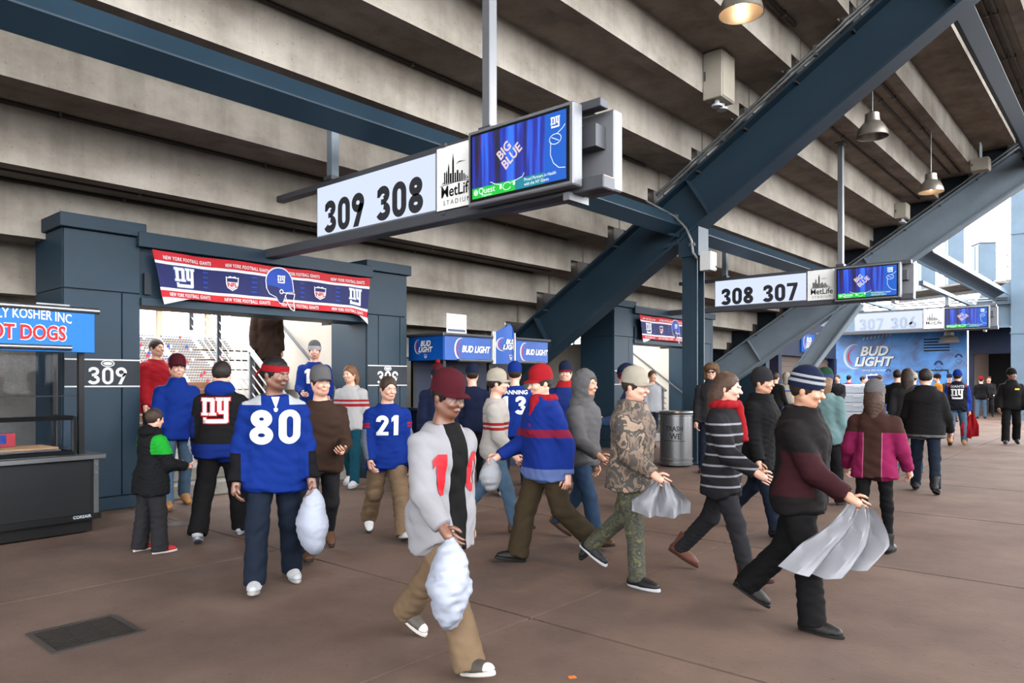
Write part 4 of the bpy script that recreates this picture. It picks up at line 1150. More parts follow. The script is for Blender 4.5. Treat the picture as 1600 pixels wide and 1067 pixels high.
for i, (t_, w_, h_, nm) in enumerate(((0.20, 0.8, 3.4, 'tallest grey cabinet, right'), (0.40, 0.9, 2.5, 'middle grey cabinet'), (0.74, 2.0, 1.9, 'grey cabinet with cables'), (0.95, 0.9, 1.7, 'leftmost pale cabinet'), (0.02, 1.0, 2.0, 'rightmost low cabinet'))):
    q = wa.lerp(wb, t_) + wk.location + nrm * 2.0 + Vector((0, 0, 0.05))
    cb = empty('cabinet', q, math.atan2(dd.y, dd.x), nm + ' standing on the raised walkway', 'cabinet')
    MB().box(-w_ / 2, w_ / 2, -0.4, 0.4, 0, h_).build('case', M_STEEL_FARLIT if i != 3 else M_WPLAST, cb, bevel=0.02)
    MB().box(-w_ / 2 + 0.06, -0.03, 0.4, 0.42, 0.1, h_ - 0.1).build('cabinet_door', M_STEEL_FARLIT, cb)
    MB().box(0.03, w_ / 2 - 0.06, 0.4, 0.42, 0.1, h_ - 0.1).build('cabinet_door', M_STEEL_FARLIT, cb)
    MB().box(-w_ / 2 - 0.05, w_ / 2 + 0.05, -0.45, 0.45, h_, h_ + 0.06).build('cabinet_top', M_GALV, cb)
for i, t_ in enumerate((0.02, 0.46)):
    q = wa.lerp(wb, t_) + wk.location + nrm * 2.9 + Vector((0, 0, 0.05))
    an = empty('antenna_mast', q, label=['thin antenna mast beside the right column', 'thin antenna mast above the middle cabinet'][i], cat='antenna')
    MB().tube([(0, 0, 0), (0, 0, 7.0 - i * 1.5)], 0.03, 6).build('mast', M_GALV, an)
    MB().tube([(-0.3, 0, 6.6 - i * 1.5), (0.3, 0, 6.6 - i * 1.5)], 0.015, 6).build('crossarm', M_GALV, an)
# tables and a drawer trolley among the far crowd
def table(x, y, label):
    t = empty('bar_table', (x, y, 0), label=label, cat='table')
    MB().lathe([(0, 1.24), (0.44, 1.24), (0.45, 1.26), (0.44, 1.28), (0, 1.28)], 24).build('table_top', mat('blue_top', srgb(30, 80, 170), 0.4), t)
    MB().tube([(0, 0, 0.04), (0, 0, 1.24)], 0.045, 10).build('pedestal', M_PBLUE, t)
    MB().lathe([(0, 0), (0.28, 0), (0.26, 0.04), (0, 0.05)], 20).build('foot', M_BLACK, t)
table(-7.72, 20.46, 'blue high round table left of the leaning strut')
table(-7.52, 21.9, 'blue high round table right of the leaning strut')
dw = empty('drawer_trolley', (-7.6, 27.0, 0), math.radians(20), 'white plastic drawer trolley among the far crowd', 'trolley')
MB().box(-0.45, 0.45, -0.35, 0.3, 0.12, 1.42).build('body', M_WPLAST, dw, bevel=0.02)
for i in range(4):
    d_ = MB().box(-0.42, 0.42, -0.39, -0.352, 0.16 + i * 0.32, 0.44 + i * 0.32).build('drawer', mat('grey_plastic', srgb(176, 184, 194), 0.4), dw, bevel=0.015)
    MB().box(-0.12, 0.12, -0.41, -0.392, 0.36 + i * 0.32, 0.39 + i * 0.32).build('pull', M_WPLAST, d_)
for x in (-0.38, 0.38):
    for y in (-0.28, 0.24):
        MB().tube([(x - 0.02, y, 0.06), (x + 0.02, y, 0.06)], 0.058, 12).build('caster', M_RUBBER, dw)
# ------------------------------------------------------------------ people: bodies and clothes grown as smooth surfaces
EX = Vector((1, 0, 0))
def smin(a, b, k):
    h = np.maximum(k - np.abs(a - b), 0.0) / k
    return np.minimum(a, b) - h * h * k * 0.25

class Field:
    def __init__(s, xs, ys, zs):
        s.xs, s.ys, s.zs = xs, ys, zs
        s.f = np.full((len(xs), len(ys), len(zs)), 1.0, np.float32)
    def sub(s, lo, hi):
        i0, i1 = np.searchsorted(s.xs, lo[0]), np.searchsorted(s.xs, hi[0])
        j0, j1 = np.searchsorted(s.ys, lo[1]), np.searchsorted(s.ys, hi[1])
        k0, k1 = np.searchsorted(s.zs, lo[2]), np.searchsorted(s.zs, hi[2])
        if i1 <= i0 or j1 <= j0 or k1 <= k0: return None
        sl = (slice(i0, i1), slice(j0, j1), slice(k0, k1))
        return sl, s.xs[i0:i1][:, None, None], s.ys[j0:j1][None, :, None], s.zs[k0:k1][None, None, :]
    def cone(s, a, b, ra, rb, k=0.03, cut=False, sub=False, cut0=False):
        a, b = np.array(a, float), np.array(b, float)
        m = max(ra, rb) + k + 0.03
        r = s.sub(np.minimum(a, b) - m, np.maximum(a, b) + m)
        if r is None: return
        sl, X, Y, Z = r
        ba = b - a; L2 = float(ba @ ba) + 1e-9
        raw = ((X - a[0]) * ba[0] + (Y - a[1]) * ba[1] + (Z - a[2]) * ba[2]) / L2
        t = np.clip(raw, 0, 1)
        d = np.sqrt((X - a[0] - ba[0] * t) ** 2 + (Y - a[1] - ba[1] * t) ** 2 + (Z - a[2] - ba[2] * t) ** 2) - (ra + (rb - ra) * t)
        if cut: d = np.maximum(d, (raw - 1) * math.sqrt(L2))
        if cut0: d = np.maximum(d, -raw * math.sqrt(L2))
        s.f[sl] = smin(s.f[sl], d, k) if not sub else -smin(-s.f[sl], d, k)
    def ell(s, c, R, rad, k=0.03, sub=False):
        """ellipsoid with frame R (columns = axes)"""
        c = np.array(c, float); rad = np.array(rad, float)
        m = rad.max() + k + 0.03
        r = s.sub(c - m, c + m)
        if r is None: return
        sl, X, Y, Z = r
        X, Y, Z = X - c[0], Y - c[1], Z - c[2]
        q = [(X * R[0][i] + Y * R[1][i] + Z * R[2][i]) / rad[i] for i in range(3)]
        l = np.sqrt(q[0] ** 2 + q[1] ** 2 + q[2] ** 2)
        g = np.sqrt((q[0] / rad[0]) ** 2 + (q[1] / rad[1]) ** 2 + (q[2] / rad[2]) ** 2) + 1e-6
        d = l * (l - 1) / g
        s.f[sl] = smin(s.f[sl], d, k) if not sub else -smin(-s.f[sl], d, k)
    def torso(s, c, R, prof, k=0.05, zlo=-9, zhi=9, grow=0.0, belly=0.0):
        """column whose half widths follow prof [(z, rx, ry, yoff)] in the frame R at c"""
        c = np.array(c, float)
        m = 0.5
        zc = (prof[0][0] + prof[-1][0]) / 2
        cc = c + np.array([R[i][2] for i in range(3)]) * zc
        ext = np.array([0.42, 0.42, (prof[-1][0] - prof[0][0]) / 2 + 0.2])
        r = s.sub(cc - ext, cc + ext)
        if r is None: return
        sl, X, Y, Z = r
        X, Y, Z = X - c[0], Y - c[1], Z - c[2]
        q = [X * R[0][i] + Y * R[1][i] + Z * R[2][i] for i in range(3)]
        pz = [p[0] for p in prof]
        rx = np.interp(q[2], pz, [p[1] for p in prof]) + grow
        ry = np.interp(q[2], pz, [p[2] for p in prof]) + grow
        yo = np.interp(q[2], pz, [p[3] for p in prof])
        e = 2.3
        l = (np.abs(q[0] / rx) ** e + np.abs((q[1] - yo) / ry) ** e) ** (1 / e)
        d = (l - 1) * np.minimum(rx, ry)
        d = np.maximum(d, np.maximum(q[2] - min(prof[-1][0], zhi), max(prof[0][0], zlo) - q[2]))
        s.f[sl] = smin(s.f[sl], d, k)
    def wrinkle(s, amp, seed, fr=1.0):
        if amp <= 0: return
        m = np.abs(s.f) < 0.05
        I, J, K = np.nonzero(m)
        x, y, z = s.xs[I], s.ys[J], s.zs[K]
        g = np.random.default_rng(seed)
        o = np.zeros(len(x))
        wx = 0.05 * np.sin(9 * z + seed) + 0.03 * np.sin(17 * x + 2 * seed); wz = 0.06 * np.sin(8 * x + 5 * y + seed)
        for q in range(5):
            w = g.normal(size=3) * np.array([16, 16, 34]) * fr
            t = np.sin(w[0] * (x + wx) + w[1] * y + w[2] * (z + wz) + g.uniform(0, 6))
            o += (1 - 2 * np.abs(t) ** 0.7) / 5            # creased ridges
        s.f[I, J, K] += (amp * 2.0 * o).astype(np.float32)
    def mesh(s):
        f = s.f
        ins = f < 0
        c = ins[:-1, :-1, :-1].astype(np.int8)
        tot = sum(ins[i:ins.shape[0] - 1 + i, j:ins.shape[1] - 1 + j, k:ins.shape[2] - 1 + k].astype(np.int8) for i in (0, 1) for j in (0, 1) for k in (0, 1))
        act = (tot > 0) & (tot < 8)
        I, J, K = np.nonzero(act)
        n = len(I)
        idx = -np.ones(act.shape, np.int64); idx[I, J, K] = np.arange(n)
        cor = [(i, j, k) for i in (0, 1) for j in (0, 1) for k in (0, 1)]
        val = {q: f[I + q[0], J + q[1], K + q[2]].astype(float) for q in cor}
        px = {0: s.xs[I], 1: s.xs[I + 1]}; py = {0: s.ys[J], 1: s.ys[J + 1]}; pz = {0: s.zs[K], 1: s.zs[K + 1]}
        acc = np.zeros((n, 3)); cnt = np.zeros(n)
        for a in cor:
            for ax in range(3):
                if a[ax]: continue
                b = list(a); b[ax] = 1; b = tuple(b)
                va, vb = val[a], val[b]
                m = (va < 0) != (vb < 0)
                t = np.where(m, va / np.where(m, va - vb, 1), 0)
                P = np.stack([px[a[0]] + (px[b[0]] - px[a[0]]) * t, py[a[1]] + (py[b[1]] - py[a[1]]) * t, pz[a[2]] + (pz[b[2]] - pz[a[2]]) * t], 1)
                acc += P * m[:, None]; cnt += m
        V = acc / np.maximum(cnt, 1)[:, None]
        F_ = []
        # faces across each sign-changing grid edge
        for ax in range(3):
            sh = [slice(None)] * 3; sh2 = [slice(None)] * 3
            sh[ax] = slice(0, -1); sh2[ax] = slice(1, None)
            A, B = ins[tuple(sh)], ins[tuple(sh2)]
            ch = A != B
            E = np.nonzero(ch)
            o1, o2 = [(1, 2), (2, 0), (0, 1)][ax]
            ok = (E[o1] > 0) & (E[o2] > 0) & (E[o1] < f.shape[o1] - 1) & (E[o2] < f.shape[o2] - 1)
            E = [e[ok] for e in E]
            fl = A[tuple(E)]
            def g(d1, d2):
                q = [e.copy() for e in E]; q[o1] = q[o1] - d1; q[o2] = q[o2] - d2
                return idx[tuple(q)]
            Q = np.stack([g(1, 1), g(0, 1), g(0, 0), g(1, 0)], 1)
            Q[~fl] = Q[~fl][:, ::-1]
            F_.append(Q)
        Fq = np.concatenate(F_)
        return V, Fq[(Fq >= 0).all(1)]

def grid(lo, hi, h, fine=None):
    """axis positions; fine = (a, b, h2) gives a finer stretch"""
    if not fine: return np.arange(lo, hi + h, h)
    a, b, h2 = fine
    return np.unique(np.concatenate([np.arange(lo, a, h), np.arange(a, b, h2), np.arange(b, hi + h, h)]))

def to_obj(name, V, Fq, m, parent, cols=None):
    me = bpy.data.meshes.new(name)
    me.vertices.add(len(V)); me.vertices.foreach_set('co', np.ascontiguousarray(V, np.float32).ravel())
    n = len(Fq)
    me.loops.add(n * 4); me.polygons.add(n)
    me.loops.foreach_set('vertex_index', np.ascontiguousarray(Fq, np.int32).ravel())
    me.polygons.foreach_set('loop_start', np.arange(0, n * 4, 4, dtype=np.int32))
    me.polygons.foreach_set('use_smooth', np.ones(n, bool))
    me.update(calc_edges=True); me.validate()
    me.materials.append(m)
    if cols is not None:
        at = me.color_attributes.new('tint', 'FLOAT_COLOR', 'POINT')
        at.data.foreach_set('color', np.ascontiguousarray(np.c_[cols, np.ones(len(cols))], np.float32).ravel())
    return link(bpy.data.objects.new(name, me), parent)

def skin_mat():
    m = bpy.data.materials.new('skin'); m.use_nodes = True
    nt = m.node_tree; b = nt.nodes['Principled BSDF']
    a = nt.nodes.new('ShaderNodeVertexColor'); a.layer_name = 'tint'
    nt.links.new(a.outputs['Color'], b.inputs['Base Color'])
    b.inputs['Roughness'].default_value = 0.5
    b.inputs['Subsurface Weight'].default_value = 0.08
    b.inputs['Subsurface Radius'].default_value = (0.02, 0.008, 0.005)
    return m
M_SKIN = skin_mat()
SK = {'light': np.array(srgb(196, 146, 124)[:3]) * .52, 'tan': np.array(srgb(170, 122, 96)[:3]) * .52, 'brown': np.array(srgb(108, 68, 50)[:3]) * .52}

CL = 0.62
def cloth(name, rgb, rough=0.85, n=0.14, sc=9.0):
    return mat('cloth_' + name, tuple(c * CL for c in srgb(*rgb)[:3]) + (1,), rough, noise=n, nscale=sc, bump=0.06, bscale=180, spec=0.06)

PROF = [(-.12, .145, .105, .0), (-.04, .162, .118, .004), (.03, .160, .116, .004), (.12, .145, .104, -.004), (.20, .142, .102, -.006), (.30, .152, .112, -.008), (.38, .157, .114, -.002), (.42, .150, .106, .004), (.455, .128, .094, .008), (.49, .098, .078, .012), (.525, .072, .064, .015), (.57, .056, .055, .014)]
HEADW = (0.077, 0.098, 0.118)

def Rx(a): return Matrix.Rotation(a, 3, 'X')
def Ry(a): return Matrix.Rotation(a, 3, 'Y')
def Rz(a): return Matrix.Rotation(a, 3, 'Z')
D2R = math.radians

def skeleton(P):
    """joints for a figure of height 1.75 facing -Y, feet on z = 0"""
    J = {}
    lean = D2R(P.get('lean', 3)); twist = D2R(P.get('twist', 0))
    T = (Rx(lean) @ Rz(twist))            # torso frame; +lean tips forward (towards -Y)
    legs = P.get('legs', ((4, 4), (-4, 4)))
    ab = P.get('stance', 4)
    low = 0.0
    pel = Vector((0, 0, 0))
    feet = []
    for side, (hip, kn) in zip((-1, 1), legs):
        h = Vector((side * 0.088, 0, -0.02))
        a = D2R(hip); b = a - D2R(kn)
        d1 = Vector((side * math.sin(D2R(ab)), -math.sin(a), -math.cos(a))).normalized()
        d2 = Vector((side * math.sin(D2R(ab)) * 0.6, -math.sin(b), -math.cos(b))).normalized()
        k = h + d1 * 0.425; an = k + d2 * 0.40
        fp = max(0.0, D2R(kn) * 0.75 - D2R(hip) * 0.55) if kn > 12 else 0.0     # heel lifted behind
        if hip > 14 and kn < 12: fp = -D2R(min(18, hip * 0.6))                   # toes up in front
        Rf = Rz(D2R(side * P.get('toe', 7))) @ Rx(fp)
        pts = [an + Rf @ Vector((0, y, -0.085)) for y in (0.07, -0.13, -0.19)]
        low = min(low, min(p.z for p in pts))
        feet.append((h, k, an, Rf))
    up = Vector((0, 0, -low))
    J['pel'] = pel + up
    J['T'] = T
    J['legs'] = [(h + up, k + up, an + up, Rf) for h, k, an, Rf in feet]
    arms = P.get('arms', ((6, 12, 8), (-6, 12, 8)))
    J['arms'] = []
    sh_w = P.get('shoulder', 0.170)
    for side, A in zip((-1, 1), arms):
        fl, el, abd = A[:3]; inw = A[3] if len(A) > 3 else 0
        s_ = J['pel'] + T @ Vector((side * sh_w, 0.008, 0.408))
        a = D2R(fl); e = D2R(fl + el); bb = D2R(abd)
        d1 = T @ Vector((side * math.sin(bb), -math.sin(a) * math.cos(bb), -math.cos(a) * math.cos(bb)))
        d2 = T @ Vector((side * (math.sin(bb) * 0.6 - math.sin(D2R(inw))), -math.sin(e), -math.cos(e))).normalized()
        el_ = s_ + d1.normalized() * 0.285; wr = el_ + d2 * 0.25
        J['arms'].append((s_, el_, wr, d2))
    J['neck'] = J['pel'] + T @ Vector((0, 0.014, 0.545))
    hy, hp = P.get('head', (0, 0))
    HR = Rz(D2R(hy)) @ Rx(D2R(hp) + lean * 0.4)
    J['HR'] = HR
    J['head'] = J['neck'] + T @ Vector((0, -0.012, 0.075)) + HR @ Vector((0, -0.012, 0.07))
    return J

FING = [(-.034, .070, .009), (-.012, .082, .0095), (.011, .076, .009), (.032, .060, .008)]
def hand_tubes(wr, d, side, curl, out):
    """four unequal bent fingers and a thumb, rooted in the palm"""
    d = d.normalized()
    side_ax = Vector((0, -1, 0)); side_ax = (side_ax - d * side_ax.dot(d))
    if side_ax.length < 0.2: side_ax = Vector((0, 0, 1)) - d * d.z
    side_ax.normalize()                                  # across the palm, thumb side first
    palm_n = d.cross(side_ax) * (-side)                  # towards the body
    if palm_n.dot(Vector((-side, 0, 0))) < 0: palm_n = -palm_n
    kn = wr + d * 0.092
    for off, ln, r in FING:
        p0 = kn - side_ax * off - d * 0.015
        pts = [p0]; a = 0.12; q = p0
        for f in (0.45, 0.32, 0.23):
            a += curl
            q = q + (d * math.cos(a) + palm_n * math.sin(a)) * (ln * f + 0.006)
            pts.append(q)
        out.tube(pts, [r, r * 0.95, r * 0.88, r * 0.6], 6)
    p0 = wr + d * 0.035 + side_ax * 0.024
    q1 = p0 + (d * 0.6 + side_ax * 0.75 + palm_n * 0.25).normalized() * 0.036
    q2 = q1 + (d * 0.85 + side_ax * 0.3 + palm_n * 0.45).normalized() * 0.03
    q3 = q2 + (d * 0.9 + palm_n * 0.5).normalized() * 0.022
    out.tube([p0, q1, q2, q3], [.0125, .0115, .010, .006], 6)

def head_prims(F, J, female=False):
    c, R = J['head'], J['HR']
    def w(x, y, z): return c + R @ Vector((x, y, z))
    Rm = [list(r) for r in R]
    F.ell(w(0, .012, .022), Rm, (.077, .094, .096), 0.02)          # cranium
    F.ell(w(0, -.022, -.03), Rm, (.062, .070, .078), 0.03)          # face
    F.cone(w(0, -.055, -.088), w(0, -.03, -.07), .026, .036, 0.03)  # chin
    for s in (-1, 1):
        F.cone(w(s * .03, -.045, -.082), w(s * .056, .01, -.05), .018, .022, 0.025)   # jaw
        F.ell(w(s * .032, -.104, .0), Rm, (.020, .016, .013), 0.012, sub=True)        # eye socket
        F.ell(w(s * .031, -.083, .0), Rm, (.013, .012, .010), 0.004)                  # eyeball
        F.ell(w(s * .034, -.076, -.028), Rm, (.024, .018, .018), 0.02)                # cheek
        F.ell(w(s * .080, .012, -.006), Rm, (.010, .020, .032), 0.008)                # ear
    F.cone(w(0, -.088, .012), w(0, -.112, -.026), .009, .0145, 0.014)                 # nose
    F.ell(w(0, -.092, .022), Rm, (.045, .012, .009), 0.014)                           # brow
    F.ell(w(0, -.091, -.057), Rm, (.024, .010, .0055), 0.007)                         # lips
    F.ell(w(0, -.089, -.066), Rm, (.020, .010, .0055), 0.007)
    n0 = J['neck'] - (J['T'] @ Vector((0, 0, 0.05)))
    F.cone(n0, w(0, .012, -.06), .058, .054, 0.035)

def tint_head(V, J, tone, hair_rgb, beard=0.0):
    base = SK[tone]
    cols = np.tile(base, (len(V), 1))
    c, R = np.array(J['head']), np.array([list(r) for r in J['HR']])
    L = (V - c) @ R
    def near(p, r): return np.clip(1.35 - np.linalg.norm((L - np.array(p)) / np.array(r), axis=1) , 0, 1)[:, None]
    hc = np.array(srgb(*hair_rgb)[:3])
    for s in (-1, 1):
        k = near((s * .031, -.094, .0), (.011, .012, .007)); cols = cols * (1 - k) + np.array([.06, .045, .04]) * k
        k = near((s * .034, -.1, .021), (.020, .02, .006)); cols = cols * (1 - k) + hc * 0.8 * k
        k = near((s * .045, -.09, -.03), (.02, .03, .02)) * 0.1; cols = cols * (1 - k) + base * np.array([1.15, .8, .75]) * k
    k = near((0, -.1, -.062), (.022, .02, .010)); cols = cols * (1 - k) + base * np.array([.85, .5, .5]) * k
    k = near((0, -.07, -.08), (.06, .06, .035)) * beard; cols = cols * (1 - k) + hc * k
    return cols

HAIRC = {}
def hair_mesh(kind, rgb):
    key = (kind, rgb)
    if key in HAIRC: return HAIRC[key]
    g = 0.011
    F = Field(np.arange(-.16, .16, g), np.arange(-.15, .2, g), np.arange(-.30, .17, g))
    I3 = [[1, 0, 0], [0, 1, 0], [0, 0, 1]]
    F.ell((0, .018, .032), I3, (.088, .104, .102), 0.01)
    if kind == 'long':
        F.ell((0, .06, -.06), I3, (.092, .075, .16), 0.04)
        F.cone((0, .085, -.08), (0, .10, -.22), .075, .05, 0.05)
    elif kind == 'pony':
        F.cone((0, .10, .02), (0, .145, -.12), .03, .022, 0.03)
    F.ell((0, -.085, -.055), I3, (.085, .075, .115), 0.012, sub=True)     # face opening
    F.ell((0, -.02, -.12), I3, (.11, .08, .075), 0.012, sub=True)
    if kind == 'short':
        F.ell((0, .03, -.13), I3, (.12, .12, .06), 0.02, sub=True)
    F.wrinkle(0.004, 3, 2.6)
    V, Q = F.mesh()
    m = mat('hair_%d_%d_%d' % rgb, srgb(*rgb), 0.6, noise=0.3, nscale=30)
    o = to_obj('hair', V, Q, m, None)
    me = o.data; bpy.data.objects.remove(o)
    HAIRC[key] = me
    return me

# ---- hats, in head space (origin at head centre)
def hat(kind, P, parent, M4):
    if kind in ('cap', 'beanie'): M4 = M4 @ Matrix.Translation((0, .004, .022))
    def put(o):
        o.matrix_local = M4; return o
    if kind == 'beanie':
        m1 = P['hatm']; m2 = P.get('hatm2', m1)
        prof = [(1.0, -.01), (1.0, .03), (.97, .07), (.84, .105), (.6, .132), (.3, .146), (0.0, .150)]
        h = put(MB().lathe([(r * .096, z) for r, z in prof], 28, sy=1.18, c=(0, .014, .005)).build('beanie', m1, parent, smooth=True))
        pr = [(.09, -.012), (.099, -.012), (.102, .01), (.1, .045), (.092, .05)]
        MB().lathe(pr, 28, sy=1.18, c=(0, .012, .008)).build('cuff', m2, h, smooth=True)
        if P.get('band'):
            MB().lathe([(.0995, .02), (.105, .024), (.105, .04), (.0995, .044)], 28, sy=1.18, c=(0, .012, .008)).build('stripe', P['band'], h, smooth=True)
            MB().lathe([(.094, .062), (.0985, .066), (.097, .078), (.090, .082)], 28, sy=1.2, c=(0, .012, .005)).build('stripe', P['band'], h, smooth=True)
        if P.get('pom'):
            MB().lathe([(0, -.03), (.022, -.024), (.033, -.008), (.034, .01), (.022, .028), (0, .034)], 12, c=(0, .012, .172)).build('pompom', P['pom'], h, smooth=True)
    elif kind == 'cap':
        m1 = P['hatm']; m2 = P.get('hatm2', m1)
        prof = [(1.0, .008), (1.0, .045), (.96, .085), (.84, .115), (.57, .14), (.27, .15), (0, .153)]
        h = put(MB().lathe([(r * .095, z) for r, z in prof], 28, sy=1.18, c=(0, .014, 0)).build('cap', m1, parent, smooth=True))
        vs = []; n = 12
        for j, (rr, dz) in enumerate(((1.0, 0.0), (1.35, -.002), (1.7, -.012))):
            for i in range(n + 1):
                a = math.radians(200 + 140 * i / n)
                x = .094 * math.cos(a) * (1.0 if j == 0 else (1.02 if j == 1 else .96)); y = .014 + .108 * math.sin(a) * rr
                vs.append((x, y, .024 + dz - .05 * (x / .088) ** 2 * .3))
        fs = [(j * (n + 1) + i, j * (n + 1) + i + 1, (j + 1) * (n + 1) + i + 1, (j + 1) * (n + 1) + i) for j in range(2) for i in range(n)]
        MB().add(vs, fs).add([(x, y, z - .006) for x, y, z in vs], [tuple(reversed(f)) for f in fs]).build('brim', m2, h, smooth=True)
        MB().lathe([(0, .0), (.008, 0), (.006, .008), (0, .01)], 10, c=(0, .012, .152)).build('button', m2, h)
    elif kind == 'headband':
        h = put(MB().lathe([(.082, .005), (.092, .008), (.094, .03), (.091, .052), (.083, .055)], 28, sy=1.2, c=(0, .014, .014)).build('headband', P['hatm'], parent, smooth=True))
        MB().bar((-.02, .125, .04), (-.05, .17, -.03), .03, .012).build('tail', P['hatm'], h)
    elif kind == 'fur':
        F = Field(np.arange(-.2, .2, .012), np.arange(-.2, .22, .012), np.arange(-.2, .22, .012)); I3 = [[1, 0, 0], [0, 1, 0], [0, 0, 1]]
        F.ell((0, .015, .07), I3, (.115, .13, .085), 0.02)
        for s in (-1, 1): F.ell((s * .095, .02, -.03), I3, (.032, .05, .09), 0.02)
        F.ell((0, -.1, -.02), I3, (.075, .08, .075), 0.01, sub=True)
        F.ell((0, 0.02, -.03), I3, (.075, .09, .09), 0.01, sub=True)
        F.wrinkle(0.009, 4, 3.0)
        V, Q = F.mesh(); put(to_obj('fur_hat', V, Q, P['hatm'], parent))
    elif kind == 'hood':
        F = Field(np.arange(-.2, .2, .013), np.arange(-.2, .25, .013), np.arange(-.25, .22, .013)); I3 = [[1, 0, 0], [0, 1, 0], [0, 0, 1]]
        F.ell((0, .03, .01), I3, (.118, .128, .15), 0.02); F.cone((0, .04, -.1), (0, .06, -.2), .10, .12, 0.05)
        F.ell((0, -.12, -.03), I3, (.08, .11, .115), 0.02, sub=True)
        F.wrinkle(0.006, 8, 1.5)
        V, Q = F.mesh(); put(to_obj('hood', V, Q, P['hatm'], parent))

# ---- shoes (one mesh per kind, shared)
SHOEC = {}
def shoe(kind, cols, parent, M4):
    key = (kind, cols)
    if key not in SHOEC:
        g = 0.011
        F = Field(np.arange(-.08, .08, g), np.arange(-.25, .14, g), np.arange(-.12, .16, g))
        F.cone((0, .045, -.042), (0, -.12, -.05), .044, .040, 0.02)
        F.cone((0, -.06, -.052), (0, -.165, -.056), .046, .034, 0.03)
        F.cone((0, .03, -.03), (0, .012, .03 if kind != 'boot' else .12), .045, .047 if kind != 'boot' else .056, 0.03, cut=True)
        F.cone((0, .0, .0), (0, -.07, -.035), .036, .03, 0.03)
        F.f = np.maximum(F.f, (-.064 - F.zs)[None, None, :])
        if kind == 'boot': F.wrinkle(0.002, 5, 1.5)
        V, Q = F.mesh()
        o = to_obj('shoe', V, Q, mat('shoe_%d_%d_%d' % cols[0], srgb(*cols[0]), 0.55, noise=0.12, nscale=20), None)
        up = o.data; bpy.data.objects.remove(o)
        # sole: outline of a foot
        out = []
        for i in range(28):
            a = 2 * math.pi * i / 28
            y = -.055 + .145 * math.sin(a)
            wdt = .043 + .007 * math.sin(a + math.pi) - .006 * math.exp(-((y + .0) / .04) ** 2)
            out.append((wdt * math.cos(a), y - (0.012 if math.sin(a) < 0 else 0)))
        so = MB().prism(out, -.086, -.058, axis='z').mesh('sole', mat('sole_%d_%d_%d' % cols[1], srgb(*cols[1]), 0.6), bevel=0.006)
        lc = MB()
        for i in range(4):
            y = -.045 - i * .02; z = -.002 - i * .0085
            lc.bar((-.022, y, z), (.022, y - .006, z), .006, .005)
        la = lc.mesh('laces', mat('laces_%d' % cols[2][0], srgb(*cols[2]), 0.7))
        tp = None
        if len(cols) > 3:
            F2 = Field(np.arange(-.08, .08, g), np.arange(-.25, .14, g), np.arange(-.12, .1, g))
            F2.cone((0, -.08, -.05), (0, -.165, -.054), .0475, .0365, 0.03)
            F2.f = np.maximum(F2.f, (-.062 - F2.zs)[None, None, :])
            F2.f = np.maximum(F2.f, (F2.ys + .095)[None, :, None])
            V, Q = F2.mesh(); o = to_obj('toe_cap', V, Q, mat('toe_%d_%d_%d' % cols[3], srgb(*cols[3]), 0.5), None)
            tp = o.data; bpy.data.objects.remove(o)
        SHOEC[key] = (up, so, la, tp)
    up, so, la, tp = SHOEC[key]
    s = link(bpy.data.objects.new('shoe', up), parent); s.matrix_local = M4
    for n_, me in (('sole', so), ('laces', la), ('toe_cap', tp)):
        if me: link(bpy.data.objects.new(n_, me), s)
    return s

